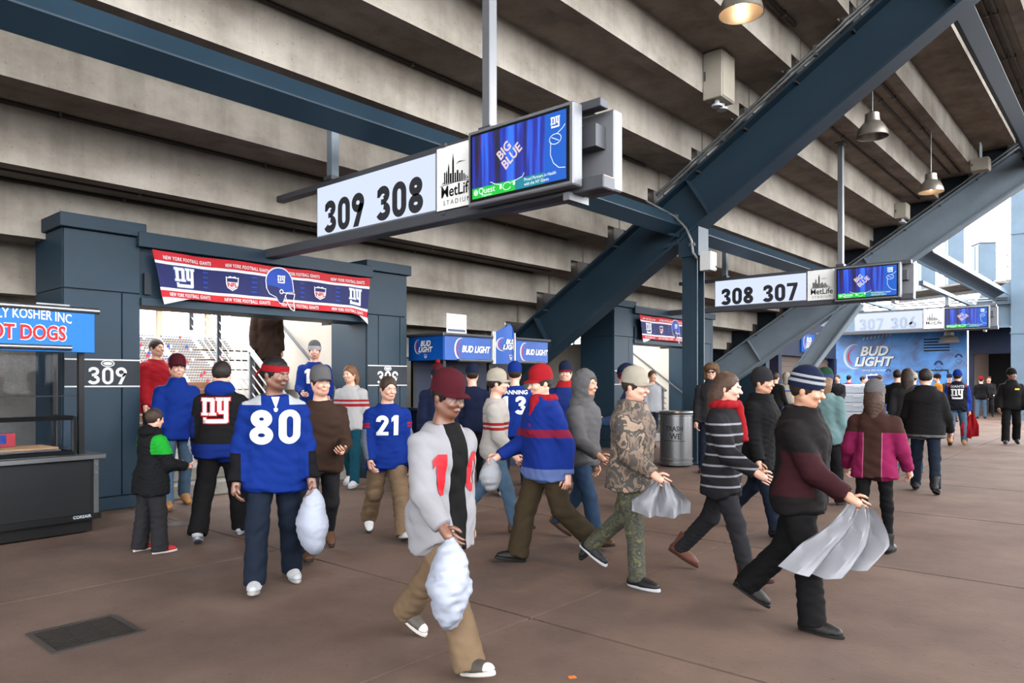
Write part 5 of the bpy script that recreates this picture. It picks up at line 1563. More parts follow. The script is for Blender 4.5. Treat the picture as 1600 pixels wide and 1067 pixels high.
def person(label, loc, face, H, P, group=None):
    """face: direction (x, y) the figure looks; P: pose and clothes"""
    root = empty('person', loc, math.atan2(face[1], face[0]) + math.pi / 2, label, 'person', group)
    s = H / 1.75
    root.scale = (s, s, s)
    J = skeleton(P)
    pel, T = J['pel'], J['T']
    Tm = [list(r) for r in T]
    res = P.get('res', 0.016)
    seed = P.get('seed', abs(hash(label)) % 1000 if False else sum(map(ord, label)) % 997)
    bulk = P.get('bulk', 0.0)
    allp = [pel, J['head']] + [q for l in J['legs'] for q in l[:3]] + [q for a in J['arms'] for q in a[:3]]
    lo = [min(p[i] for p in allp) for i in range(3)]; hi = [max(p[i] for p in allp) for i in range(3)]
    prof = [(z, rx + bulk, ry + bulk * 1.3, yo - bulk * 0.4) for z, rx, ry, yo in PROF]
    # --- body
    hx, hy, hz = J['head']
    hr = min(0.008, res * 0.55) if res < 0.02 else 0.012
    F = Field(grid(lo[0] - .26, hi[0] + .26, res * 1.25, (hx - .095, hx + .095, hr)), grid(lo[1] - .26, hi[1] + .26, res * 1.25, (hy - .125, hy + .125, hr)), grid(0.0, hi[2] + .16, res * 1.3, (hz - .16, hz + .14, hr)))
    F.torso(pel, Tm, PROF, 0.05, grow=-.012)
    for (h, k, an, Rf) in J['legs']:
        F.cone(h, k, .062, .042, 0.05); F.cone(k, an, .040, .032, 0.03); F.cone(an, an + Rf @ Vector((0, -.12, -.05)), .036, .028, 0.03)
    for (sh, el, wr, d2) in J['arms']:
        F.cone(sh, el, .040, .034, 0.03); F.cone(el, wr, .034, .026, 0.02)
        F.cone(wr, wr + d2 * 0.03, .027, .026, 0.02); F.cone(wr + d2 * .03, wr + d2 * .075, .030, .032, 0.02)
    head_prims(F, J)
    V, Q = F.mesh()
    cols = tint_head(V, J, P.get('skin', 'light'), P.get('hairc', (50, 36, 28)), P.get('beard', 0.0))
    if res < 0.02:
        tb = MB()
        for side, (sh, el, wr, d2) in zip((-1, 1), J['arms']):
            hand_tubes(wr, d2, side, P.get('curl', 0.42), tb)
        tv = np.array(tb.v)
        tq = []
        for f in tb.f:
            if len(f) == 4: tq.append(f)
            else:
                for i in range(1, len(f) - 2, 2): tq.append((f[0], f[i], f[i + 1], f[i + 2]))
        Q = np.concatenate([Q, np.array(tq) + len(V)]); V = np.concatenate([V, tv]); cols = np.concatenate([cols, np.tile(SK[P.get('skin', 'light')], (len(tv), 1))])
    to_obj('body', V, Q, M_SKIN, root, cols)
    # --- trousers
    pg = P.get('loose', 0.012)
    F = Field(grid(lo[0] - .2, hi[0] + .2, res), grid(lo[1] - .2, hi[1] + .25, res), grid(0.0, pel.z + .2, res))
    F.torso(pel, Tm, prof, 0.06, zlo=-.12, zhi=.12, grow=.002)
    for (h, k, an, Rf) in J['legs']:
        e = an + (k - an).normalized() * -P.get('cuff', 0.03)
        F.cone(h, k, .080 + pg, .058 + pg, 0.05); F.cone(k, e, .056 + pg, .044 + pg * 1.6, 0.03, cut=True)
    F.wrinkle(P.get('pfold', 0.006), seed, 1.0)
    V, Q = F.mesh(); to_obj('trousers', V, Q, P['pants'], root)
    # --- top
    tg = P.get('top_grow', 0.016)
    hem = P.get('hem', -0.10)
    sl = P.get('sleeve', 1.0)
    F = Field(grid(lo[0] - .25, hi[0] + .25, res), grid(lo[1] - .3, hi[1] + .3, res), grid(max(pel.z - .5, 0), J['neck'].z + .16, res))
    pr2 = list(prof)
    if hem < -.12: pr2 = [(hem - .02, .178 + bulk, .13 + bulk, 0)] + pr2[1:]
    F.torso(pel, Tm, pr2[:-1] if not P.get('collar') else pr2, 0.05, zlo=hem, grow=tg * .85)
    for (sh, el, wr, d2) in J['arms']:
        F.cone(sh, el, .054 + tg * .8, .044 + tg * .75, 0.028)
        if sl > 0.5: F.cone(el, el.lerp(wr, (sl - .5) * 2 * 0.98), .044 + tg * .75, (.044 - .012 * (sl - .5) * 2) + tg * .6, 0.02, cut=True)
    if hem < -.09:
        for (h_, k_, an_, Rf_) in J['legs']:
            F.cone(h_, h_.lerp(k_, min(.6, (-hem - .01) / .425)), .088 + pg + tg * .6, .078 + pg + tg * .8, 0.06, cut=True)
    if P.get('collar'):
        F.cone(J['neck'] - T @ Vector((0, 0, .02)), J['neck'] + T @ Vector((0, .0, .035)), .070, .068, 0.02, cut=True)
    if P.get('hooddown') is True:
        F.ell(J['neck'] + T @ Vector((0, .075, -.015)), Tm, (.13, .07, .075), 0.03)
    F.wrinkle(P.get('fold', 0.006), seed + 3, P.get('foldf', 0.9))
    V, Q = F.mesh(); top = to_obj(P.get('top_name', 'jersey'), V, Q, P['top'], root)
    if P.get('hooddown') and P['hooddown'] is not True:
        F2 = Field(grid(-.25, .25, .014), grid(J['neck'].y - .3, J['neck'].y + .35, .014), grid(J['neck'].z - .2, J['neck'].z + .2, .014))
        F2.ell(J['neck'] + T @ Vector((0, .07, -.01)), Tm, (.135, .08, .085), 0.03)
        F2.cone(J['neck'] - T @ Vector((0, 0, .03)), J['neck'] + T @ Vector((0, .01, .045)), .085, .08, 0.03, cut=True)
        F2.wrinkle(0.006, seed, 1.4)
        v2, q2 = F2.mesh(); to_obj('hood', v2, q2, P['hooddown'], root)
    # --- extras on the top
    bvh = None
    def surf(x, z, back, off):
        nonlocal bvh
        if bvh is None: bvh = BVHTree.FromPolygons([tuple(p) for p in V], [tuple(int(i) for i in q) for q in Q])
        p = pel + T @ Vector((x, 0, z))
        o = Vector((p.x, p.y + (1 if back else -1), p.z)); d = Vector((0, -1 if back else 1, 0))
        hit = bvh.ray_cast(o, d)
        if hit[0] is None: return None
        return hit[0] - d * off
    for (nm, shape, m_, cx, cz, back, off) in P.get('prints', ()):
        sg = -1 if back else 1
        decal(nm, shape, m_, lambda x, y: surf(sg * x + cx, y + cz, back, off), top, 0.03)
    # --- shoes, hair, hat
    for (h, k, an, Rf) in J['legs']:
        shoe(P.get('shoe', 'sneaker'), P.get('shoec', ((60, 50, 45), (40, 36, 34), (90, 80, 70))), root, Matrix.Translation(an) @ Rf.to_4x4())
    M4 = Matrix.Translation(J['head']) @ J['HR'].to_4x4()
    if P.get('hair', 'short'):
        h = link(bpy.data.objects.new('hair', hair_mesh(P.get('hair', 'short'), P.get('hairc', (50, 36, 28)))), root); h.matrix_local = M4
    if P.get('hat'): hat(P['hat'], P, root, M4)
    if P.get('glasses'):
        gl = MB()
        for sx in (-1, 1): gl.ibeam((sx * .031, -.107, .0), (sx * .031, -.103, .0), .028, .04, .01, .03)
        g_ = MB().box(-.055, .055, -.108, -.1, -.014, .016).build('sunglasses', M_BLACK, root); g_.matrix_local = M4
    if P.get('scarf'):
        F2 = Field(grid(-.25, .25, .014), grid(J['neck'].y - .25, J['neck'].y + .25, .014), grid(J['neck'].z - .4, J['neck'].z + .12, .014))
        nb_ = J['neck']
        for i in range(12):
            a0, a1 = 2 * math.pi * i / 12, 2 * math.pi * (i + 1) / 12
            F2.cone(nb_ + Vector((.085 * math.cos(a0), .085 * math.sin(a0), .005)), nb_ + Vector((.085 * math.cos(a1), .085 * math.sin(a1), .005)), .032, .032, 0.02)
        F2.cone(nb_ + Vector((.04, -.11, 0)), nb_ + Vector((.06, -.15, -.3)), .035, .04, 0.03, cut=True)
        F2.wrinkle(0.006, 5, 2)
        v2, q2 = F2.mesh(); to_obj('scarf', v2, q2, P['scarf'], root)
    root['_j'] = 0
    del root['_j']
    MW = Matrix.Translation(Vector(loc)) @ Matrix.Rotation(root.rotation_euler.z, 4, 'Z') @ Matrix.Scale(s, 4)
    return root, J, MW
# ------------------------------------------------------------------ the crowd
def gp(u, v):
    """floor point below a photo measurement"""
    d = F_PX * CAM_H / (v - HZ)
    p = FWD * d + RGT * (d * (u - 800) / F_PX)
    return (p.x, p.y, 0.0)
def look(p, phi):
    """direction: 0 towards the photographer, 90 to image right, 180 away"""
    t = Vector((-p[0], -p[1])).normalized(); r = Vector((-t.y, t.x))
    a = math.radians(phi)
    d = t * math.cos(a) + r * math.sin(a)
    return (d.x, d.y)

def zone_mat(name, base, zones, rough=0.85):
    """garment sewn from coloured panels; zones = [(conditions, rgb)], condition = (axis, use_abs, lo, hi)"""
    if name in MATS: return MATS[name]
    m = bpy.data.materials.new(name); m.use_nodes = True
    nt = m.node_tree; N, L = nt.nodes, nt.links
    b = N['Principled BSDF']; b.inputs['Roughness'].default_value = rough; b.inputs['Specular IOR Level'].default_value = 0.06
    tc = N.new('ShaderNodeTexCoord'); sp = N.new('ShaderNodeSeparateXYZ'); L.new(tc.outputs['Object'], sp.inputs[0])
    cur = None
    col = N.new('ShaderNodeRGB'); col.outputs[0].default_value = tuple(q_ * ALB * CL for q_ in srgb(*base)[:3]) + (1,); cur = col.outputs[0]
    for conds, rgb in zones:
        mask = None
        for ax, ab, lo, hi in conds:
            src = sp.outputs['XYZ'.index(ax)]
            if ab:
                q = N.new('ShaderNodeMath'); q.operation = 'ABSOLUTE'; L.new(src, q.inputs[0]); src = q.outputs[0]
            g = N.new('ShaderNodeMath'); g.operation = 'GREATER_THAN'; L.new(src, g.inputs[0]); g.inputs[1].default_value = lo
            h = N.new('ShaderNodeMath'); h.operation = 'LESS_THAN'; L.new(src, h.inputs[0]); h.inputs[1].default_value = hi
            mu = N.new('ShaderNodeMath'); mu.operation = 'MULTIPLY'; L.new(g.outputs[0], mu.inputs[0]); L.new(h.outputs[0], mu.inputs[1])
            if mask is None: mask = mu.outputs[0]
            else:
                m2 = N.new('ShaderNodeMath'); m2.operation = 'MULTIPLY'; L.new(mask, m2.inputs[0]); L.new(mu.outputs[0], m2.inputs[1]); mask = m2.outputs[0]
        mx = N.new('ShaderNodeMixRGB'); L.new(mask, mx.inputs[0]); L.new(cur, mx.inputs[1]); mx.inputs[2].default_value = tuple(q_ * ALB * CL for q_ in srgb(*rgb)[:3]) + (1,)
        cur = mx.outputs[0]
    L.new(cur, b.inputs['Base Color'])
    n2 = N.new('ShaderNodeTexNoise'); n2.inputs['Scale'].default_value = 160; L.new(tc.outputs['Object'], n2.inputs['Vector'])
    bp = N.new('ShaderNodeBump'); bp.inputs['Strength'].default_value = 0.06; L.new(n2.outputs['Fac'], bp.inputs['Height']); L.new(bp.outputs['Normal'], b.inputs['Normal'])
    MATS[name] = m
    return m

def camo_mat(name, cols, scale=9):
    cols = [tuple(q_ * .64 for q_ in k_) for k_ in cols]
    m = bpy.data.materials.new(name); m.use_nodes = True
    nt = m.node_tree; N, L = nt.nodes, nt.links; b = N['Principled BSDF']; b.inputs['Roughness'].default_value = 0.9
    tc = N.new('ShaderNodeTexCoord'); n = N.new('ShaderNodeTexNoise'); n.inputs['Scale'].default_value = scale; n.inputs['Detail'].default_value = 3; n.inputs['Distortion'].default_value = 0.8
    L.new(tc.outputs['Object'], n.inputs['Vector'])
    r = N.new('ShaderNodeValToRGB'); r.color_ramp.interpolation = 'CONSTANT'
    ps = [0.0, 0.42, 0.5, 0.58]
    r.color_ramp.elements[0].color = srgb(*cols[0]); r.color_ramp.elements[1].position = ps[1]; r.color_ramp.elements[1].color = srgb(*cols[1])
    for p, c in zip(ps[2:], cols[2:]):
        e = r.color_ramp.elements.new(p); e.color = srgb(*c)
    L.new(n.outputs['Fac'], r.inputs['Fac']); L.new(r.outputs['Color'], b.inputs['Base Color'])
    return m

BLUE = (18, 56, 152)
C_JEAN = cloth('denim', (58, 82, 112)); C_DJEAN = cloth('dark_denim', (34, 44, 62)); C_LJEAN = cloth('light_denim', (96, 124, 152))
C_BLACK = cloth('black', (27, 26, 28)); C_DGREY = cloth('dark_grey', (52, 52, 56)); C_TAN = cloth('khaki', (150, 124, 98)); C_OLIVE = cloth('olive', (74, 62, 44))
C_TEALP = cloth('teal_trousers', (22, 84, 104)); C_BLUE = cloth('royal_blue', BLUE); C_NAVY = cloth('navy_cloth', (30, 40, 72)); C_WHITE = cloth('white_cloth', (196, 196, 204), n=0.05)
C_GREY = cloth('grey_cloth', (118, 116, 118)); C_BROWN = cloth('brown_cloth', (74, 54, 44)); C_RED = cloth('red_cloth', (186, 30, 42)); C_TEAL = cloth('pale_teal', (124, 156, 158))
C_CREAM = cloth('cream_cloth', (206, 196, 178)); C_GREEN = cloth('green_cloth', (32, 74, 52)); C_MAROON = cloth('maroon', (92, 28, 40)); C_ORANGE = cloth('orange_cloth', (216, 140, 52)); C_PINK = cloth('pink_cloth', (206, 60, 120))
C_FUR = cloth('brown_fur', (122, 96, 74)); C_STEELB = cloth('steel_blue', (52, 76, 116))
S_WHITE = ((214, 214, 216), (170, 168, 166), (120, 120, 126), (188, 190, 196)); S_BROWN = ((88, 60, 42), (48, 36, 30), (120, 92, 66)); S_BLACK = ((26, 25, 26), (20, 20, 20), (50, 48, 46))
S_GREY = ((170, 172, 176), (150, 160, 175), (210, 210, 210)); S_RED = ((190, 36, 40), (210, 205, 200), (230, 120, 120)); S_RET = ((84, 78, 72), (214, 208, 200), (236, 232, 226), (222, 216, 208))
S_BW = ((24, 24, 26), (196, 198, 204), (60, 60, 60), (30, 30, 32)); S_TAN = ((176, 128, 78), (120, 84, 52), (196, 150, 100))
WALK = ((20, 6), (-16, 26)); WALK2 = ((-16, 26), (20, 6)); STAND = ((3, 3), (-2, 4)); STEP = ((14, 6), (-10, 16)); STEP2 = ((-10, 16), (14, 6))

def num(s, h, m=None, cz=0.27, back=False, off=0.006, nm='jersey_number', cx=0.0, xs=1.0):
    return (nm, number2d(s, h, gap=0.14, w=0.21, W=0.6, xs=xs), m or M_PWHITE, cx, cz, back, off)

def bag(at, label, h=0.36, w=0.2, m=None, cat='bag', seed=1, name='plastic_bag'):
    F = Field(np.arange(-.24, .24, .014), np.arange(-.16, .16, .014), np.arange(-.5, .06, .014))
    F.cone((0, 0, .0), (0, 0, -.10), .016, .04, 0.04)
    I3 = [[1, 0, 0], [0, 1, 0], [0, 0, 1]]
    F.ell((0.01, 0, -h * .62), I3, (w * .62, w * .36, h * .42), 0.10)
    F.cone((0, 0, -.1), (.02, .0, -h * .5), .035, w * .4, 0.08)
    F.wrinkle(0.010, seed, 1.0)
    V, Q = F.mesh()
    o = to_obj(name, V, Q, m or M_BAG, None); o.location = at; o.rotation_euler = (0, 0, seed * 1.3)
    return tag(o, label, cat)
M_BAG = mat('white_bag_film', srgb(168, 174, 190), 0.45, noise=0.08)

def drape(at, label, w, h, m, cat, name, rz=0.0, seed=2, sway=0.0):
    """cloth hanging from a gathered top edge"""
    n, k = 26, 18
    V = []
    for j in range(k + 1):
        t = j / k
        ww = w * (0.25 + 0.75 * min(1, t * 1.6))
        for i in range(n + 1):
            u = i / n - 0.5
            x = u * ww + sway * t * t
            y = 0.05 * math.sin(u * 15 + seed) * (0.3 + t) + 0.02 * math.sin(u * 31 + t * 5)
            V.append((x, y, -h * t * (1 - 0.25 * abs(u)) ))
    Fq = [(j * (n + 1) + i, j * (n + 1) + i + 1, (j + 1) * (n + 1) + i + 1, (j + 1) * (n + 1) + i) for j in range(k) for i in range(n)]
    o = MB().add(V, Fq).add([(x, y + 0.006, z) for x, y, z in V], [tuple(reversed(f)) for f in Fq]).build(name, m, None, smooth=True)
    o.location = at; o.rotation_euler = (0, 0, rz)
    return tag(o, label, cat)
def hand_at(r, side):
    root, J, MW = r
    sh, el, wr, d2 = J['arms'][0 if side < 0 else 1]
    return MW @ (wr + d2 * 0.085)

def put(label, u, v, phi, H, P, base=None, group=None):
    p = gp(u, v) if base is None else base
    return person(label, p, look(p, phi), H, P, group)

NEAR, MID, FAR = 0.014, 0.018, 0.028
# --- left group
green_zone = zone_mat('child_coat', (30, 31, 34), [([('X', True, .155, .5), ('Z', False, 1.20, 1.50)], (40, 190, 60))])
put('child in a black and green padded coat and red shoes by the portal', 236, 862, 118, 1.27, dict(res=NEAR, legs=STAND, stance=6, top=green_zone, top_name='coat', top_grow=.045, hem=-.2, collar=True, hooddown=C_BLACK, pants=C_DGREY, loose=.03, cuff=.05,
    shoec=S_RED, arms=((22, 60, 10, 20), (22, 60, 10, 20)), head=(10, 4), hairc=(60, 44, 34), foldf=1.1, fold=.008))
r = put('man in a blue jacket and maroon cap coming out of the portal', 276, 792, 12, 1.80, dict(res=MID, legs=STEP, top=C_BLUE, top_name='jacket', top_grow=.03, hem=-.13, collar=True, pants=C_LJEAN, shoe='boot', shoec=S_TAN, hat='cap', hatm=C_MAROON, arms=((10, 30, 12), (12, 60, 8, 10)), beard=.3))
bag(hand_at(r, 1), 'white plastic bag held by the man in the blue jacket and maroon cap', .34, .2, seed=3)
r = put('man in a black team jacket with blue hood, seen from behind', 345, 843, 172, 1.70, dict(res=NEAR, legs=STEP, stance=7, bulk=.025, top=zone_mat('team_jacket', (30, 29, 31), [([('Z', False, .2, .95)], (24, 52, 140)), ([('X', True, .235, .6), ('Z', False, 1.0, 1.22)], (24, 44, 120))]), top_name='jacket', top_grow=.035, hem=-.12, hooddown=C_BLUE,
    pants=C_BLACK, loose=.026, shoec=S_GREY, hairc=(40, 32, 28), head=(0, 14), arms=((8, 20, 12), (10, 25, 10)),
    prints=(('jacket_logo_edge', xf2d(ny2d(.035), 0, 0, .25), M_RED, .03, .34, True, .005), ('jacket_logo', xf2d(ny2d(), 0, 0, .25), M_PWHITE, .03, .34, True, .008))))
bag(hand_at(r, -1), 'white plastic bag held by the man in the black team jacket', .34, .19, seed=5)
r = put('man in a blue number 80 jersey and red headband walking forward', 428, 914, 4, 1.70, dict(res=.0125, legs=((16, 6), (-6, 10)), stance=5, skin='brown', hairc=(24, 20, 19), hat='headband', hatm=C_RED, beard=.45, bulk=.02,
    top=zone_mat('jersey_80', BLUE, [([('Z', False, 1.375, 1.46), ('X', True, .10, .23)], (214, 218, 226)), ([('X', True, .24, .6), ('Z', False, .2, 1.02)], (24, 24, 30))]), top_grow=.034, hem=-.17, sleeve=1.0, collar=False,
    pants=C_DJEAN, loose=.02, shoec=S_WHITE, head=(38, 6), arms=((4, 16, 13), (6, 18, 12)), foldf=.8, fold=.008,
    prints=(num('80', .255, cz=.17, xs=1.06), ('collar_mark', poly2d([(-.03, .05), (.03, .05), (.0, -.04)]), M_PWHITE, 0, .47, False, .006), ('collar_mark', xf2d(poly2d(SHIELD), 0, 0, .03), M_PWHITE, 0, .425, False, .006))))
bag(hand_at(r, 1), 'white plastic bag hanging from the hand of the number 80 man', .46, .24, seed=7)
put('man in a dark brown jacket and pale cap behind the number 80 man', 500, 868, 8, 1.64, dict(res=MID, legs=WALK, top=C_BROWN, top_name='jacket', top_grow=.03, hem=-.1, pants=C_DGREY, shoe='boot', shoec=S_BROWN, hat='cap', hatm=C_GREY, arms=((6, 30, 10), (14, 70, 8, 20)), head=(12, 0), beard=.2))
put('man in a blue number 13 jersey and grey beanie on the portal step', 0, 0, 2, 1.76, dict(res=MID, legs=STAND, top=C_BLUE, top_grow=.03, pants=C_DGREY, shoec=S_BLACK, hat='beanie', hatm=C_GREY, hatm2=C_WHITE, beard=.5, arms=((15, 60, 10, 15), (10, 50, 8, 10)), prints=(num('13', .22, cz=.2),)), base=(-9.62, 6.46, .345))
put('person in a white and red jersey and teal trousers beside the portal pillar', 549, 760, -28, 1.74, dict(res=MID, legs=STEP2, top=zone_mat('white_red_a', (218, 216, 218), [([('Z', False, 1.16, 1.20)], (190, 40, 50)), ([('Z', False, 1.23, 1.26)], (190, 40, 50))]), top_grow=.03, pants=C_TEALP, shoec=S_WHITE, hairc=(120, 84, 56), hair='long', head=(-6, 4)))
put('young man in a blue number 21 jersey over grey sleeves and khakis', 605, 840, 10, 1.58, dict(res=NEAR, legs=WALK2, top=zone_mat('jersey_21', BLUE, [([('X', True, .235, .6), ('Z', False, .2, 1.17)], (130, 138, 156)), ([('X', True, .2, .6), ('Z', False, 1.185, 1.205)], (190, 40, 50)), ([('X', True, .2, .6), ('Z', False, 1.215, 1.235)], (190, 40, 50))]), top_grow=.03, hem=-.14, pants=C_TAN, loose=.028,
    shoec=((228, 228, 228), (40, 40, 40), (30, 30, 30)), hairc=(60, 44, 36), head=(14, 6), arms=((10, 34, 9, 6), (4, 30, 8)), prints=(num('21', .21, cz=.2),)))
# --- centre group
r = put('person in an open black jacket over a white jersey with red number, in khakis', 690, 1024, 44, 1.60, dict(res=.0125, legs=((27, 4), (-25, 18)), stance=4, top=zone_mat('black_over_white', (186, 184, 190), [([('X', False, -.075, .055), ('Y', False, -.6, .0)], (26, 25, 26))]), top_grow=.034, hem=-.2,
    pants=C_TAN, loose=.026, cuff=.05, shoec=S_RET, skin='brown', hairc=(26, 22, 20), hat='cap', hatm=C_MAROON, head=(0, 12), arms=((18, 36, 12), (-12, 22, 12)), foldf=.8, fold=.008,
    prints=(num('1', .24, M_RED, cz=.12, cx=-.125), num('0', .24, M_RED, cz=.12, cx=.125))))
bag(hand_at(r, -1), 'white plastic bag swinging from the hand of the nearest walker in khakis', .42, .22, seed=9)
put('man in a white jersey with red stripes, cream cap, jeans and brown boots', 772, 828, 84, 1.63, dict(res=NEAR, legs=WALK, top=zone_mat('white_red_b', (214, 206, 200), [([('Z', False, 1.10, 1.13)], (176, 40, 46)), ([('Z', False, 1.15, 1.18)], (176, 40, 46))]), top_grow=.032, hem=-.1, pants=C_LJEAN, shoe='boot', shoec=S_BROWN, hat='cap', hatm=C_CREAM, arms=((14, 30, 8), (-10, 20, 8)), beard=.2))
put('man in a blue number 13 jersey seen from behind at the beer kiosk', 804, 775, 176, 1.74, dict(res=MID, legs=STAND, stance=6, bulk=.015, top=C_BLUE, top_grow=.03, hem=-.14, pants=C_DJEAN, shoec=S_GREY, hat='cap', hatm=C_BLUE, hatm2=C_NAVY, prints=(num('13', .24, cz=.16, back=True), ('name_letters', text2d('MANNING', .075, bold=.002), M_PWHITE, 0, .425, True, .006))))
put('person in a red white and blue striped beanie at the beer kiosk', 838, 758, 176, 1.70, dict(res=MID, legs=STAND, top=C_NAVY, top_name='coat', top_grow=.03, pants=C_BLACK, hat='beanie', hatm=C_WHITE, hatm2=C_RED, band=C_NAVY, shoec=S_BLACK))
put('person in a navy pointed beanie at the left of the beer kiosk', 684, 770, 180, 1.72, dict(res=MID, legs=STAND, top=C_NAVY, top_name='coat', top_grow=.035, collar=True, pants=C_DJEAN, hat='beanie', hatm=C_MAROON, hatm2=C_NAVY, pom=C_RED))
put('person in a navy cap and blue coat at the middle of the beer kiosk', 738, 764, 184, 1.73, dict(res=MID, legs=STAND, top=C_NAVY, top_name='coat', top_grow=.03, pants=C_BLACK, hat='cap', hatm=C_NAVY))
r = put('man in a royal blue jacket with red scarf and olive trousers walking left', 852, 880, -62, 1.63, dict(res=NEAR, legs=((18, 8), (-14, 34)), bulk=.02, top=zone_mat('blue_red_jacket', (26, 56, 152), [([('Z', False, 1.13, 1.2)], (150, 36, 70)), ([('Z', False, .2, .86)], (110, 130, 190))]), top_name='jacket', top_grow=.036, hem=-.14, collar=True, pants=C_OLIVE, loose=.03, shoec=S_BLACK, scarf=C_RED, hairc=(50, 40, 34), hat='cap', hatm=C_RED, arms=((26, 40, 8), (-20, 24, 8)), head=(0, 8)))
bag(hand_at(r, -1), 'white towel bunched in the hand of the man in the royal blue jacket', .24, .15, m=C_WHITE, cat='towel', seed=4, name='towel')
put('man in a blue jacket with red collar and dark cap facing forward', 884, 768, -6, 1.75, dict(res=MID, legs=STEP, bulk=.015, top=zone_mat('red_collar', (34, 56, 132), [([('Z', False, 1.43, 1.7)], (190, 40, 46))]), top_name='jacket', collar=True, top_grow=.03, pants=C_JEAN, shoec=S_GREY, hat='cap', hatm=C_NAVY, hatm2=C_RED))
put('person in a grey hoodie with hood up, jeans and brown boots', 911, 848, 58, 1.62, dict(res=NEAR, legs=WALK, top=C_GREY, top_name='hoodie', top_grow=.032, pants=C_JEAN, shoe='boot', shoec=S_BROWN, hat='hood', hatm=C_GREY, arms=((20, 44, 8), (-10, 24, 8)), hairc=(90, 66, 48), skin='tan'))
put('man in a navy hoodie and red banded beanie looking down', 990, 795, -98, 1.70, dict(res=NEAR, legs=STAND, top=C_STEELB, top_name='hoodie', top_grow=.034, hem=-.12, hooddown=True, collar=True, pants=C_DJEAN, loose=.018, shoe='boot', shoec=S_BROWN, hat='beanie', hatm=C_NAVY, hatm2=C_RED, band=C_NAVY, beard=.4, head=(0, 26), arms=((24, 66, 6, 12), (24, 66, 6, 12)),
    prints=(('chest_logo', xf2d(ny2d(), 0, 0, .07), M_PWHITE, .07, .36, False, .006),)))
r = put('man in a brown camouflage coat and green camouflage trousers', 984, 908, 64, 1.60, dict(res=.0125, legs=((14, 10), (-18, 30)), bulk=.02, top=camo_mat('camo_brown', ((62, 50, 42), (112, 90, 72), (44, 38, 34), (140, 116, 94))), top_name='coat', top_grow=.036, hem=-.14, collar=True, pants=camo_mat('camo_green', ((40, 40, 26), (66, 66, 38), (30, 30, 24), (92, 88, 44)), 14), shoec=S_BW, hairc=(60, 46, 36), hat='cap', hatm=C_CREAM, head=(0, 6), arms=((22, 40, 10), (-14, 26, 10))))
drape(hand_at(r, -1), 'white towel hanging from the hand of the man in brown camouflage', .4, .26, C_WHITE, 'towel', 'towel', .6)
put('person in a white and blue top on the steps of the far portal', 1018, 700, 30, 1.76, dict(res=FAR, legs=STEP, top=C_WHITE, pants=C_DJEAN, hairc=(90, 66, 50)))
# --- right group
stripes = zone_mat('striped_sweater', (44, 42, 46), [([('Z', False, .78 + .085 * i, .78 + .085 * i + .016)], (172, 174, 182)) for i in range(7)])
r = put('person in a dark striped sweater with red scarf and brown boots', 1128, 902, 74, 1.60, dict(res=.0125, legs=((20, 6), (-18, 24)), top=stripes, top_name='sweater', top_grow=.034, hem=-.2, pants=C_DGREY, shoe='boot', shoec=((96, 52, 36), (58, 34, 26), (120, 70, 50)), scarf=C_RED, hair='long', hairc=(78, 56, 44), arms=((24, 40, 8), (-14, 26, 8)), head=(0, 6)))
put('person in a long black coat walking beside the striped sweater', 1186, 832, 66, 1.64, dict(res=NEAR, legs=WALK, bulk=.02, top=C_BLACK, top_name='coat', top_grow=.036, hem=-.26, pants=C_DJEAN, shoe='boot', shoec=S_BLACK, hat='beanie', hatm=C_DGREY, collar=True, skin='tan'))
r = put('near man in a black and maroon jacket with cuffed black trousers and work boots', 1248, 974, 76, 1.58, dict(res=.0125, legs=((12, 8), (-16, 26)), bulk=.02, top=zone_mat('black_maroon', (34, 30, 31), [([('X', True, .17, .6), ('Z', False, .9, 1.2)], (66, 30, 36))]), top_name='jacket', top_grow=.038, hem=-.12, collar=True, pants=C_BLACK, loose=.026, shoe='boot', shoec=((28, 25, 24), (20, 20, 20), (120, 64, 40)), hat='beanie', hatm=C_NAVY, hatm2=C_NAVY, band=C_WHITE, skin='tan', head=(0, 10), arms=((30, 30, 8), (-14, 24, 10))))
drape(hand_at(r, -1) , 'white shirt dangling from the hand of the near man in black and maroon', .46, .42, C_WHITE, 'shirt', 'loose_shirt', .75, 3, -.2)
put('person in a pale teal top and green beanie walking away', 1288, 790, 158, 1.64, dict(res=MID, legs=STEP, top=C_TEAL, top_name='top', top_grow=.03, pants=C_BLACK, shoec=S_BLACK, hat='beanie', hatm=C_GREEN, hatm2=C_STEELB, hair='long', hairc=(110, 80, 52)))
pinkz = zone_mat('pink_brown_jacket', (74, 46, 40), [([('X', True, .085, .5), ('Z', False, .6, 1.24)], (160, 38, 92)), ([('X', True, .083, .09), ('Z', False, .6, 1.24)], (226, 120, 160))])
put('woman in a brown and pink jacket, grey beanie and black leggings walking away', 1366, 864, 172, 1.50, dict(res=.0125, legs=((8, 4), (-8, 12)), stance=3, top=pinkz, top_name='jacket', top_grow=.034, hem=-.14, collar=True, pants=C_BLACK, loose=-.004, shoe='boot', shoec=S_BLACK, hat='beanie', hatm=C_GREY, hair='long', hairc=(70, 48, 38), arms=((8, 30, 16), (8, 30, 16))))
put('large man in a black jacket with jeans walking away at right', 1446, 770, 176, 1.68, dict(res=MID, legs=STEP2, bulk=.035, top=zone_mat('black_hem', (29, 28, 30), [([('Z', False, .6, .83)], (120, 118, 118))]), top_name='jacket', top_grow=.045, hem=-.14, collar=True, pants=C_DJEAN, shoe='boot', shoec=S_BLACK, hairc=(34, 28, 26), head=(0, 8), arms=((10, 30, 16), (12, 40, 14))))
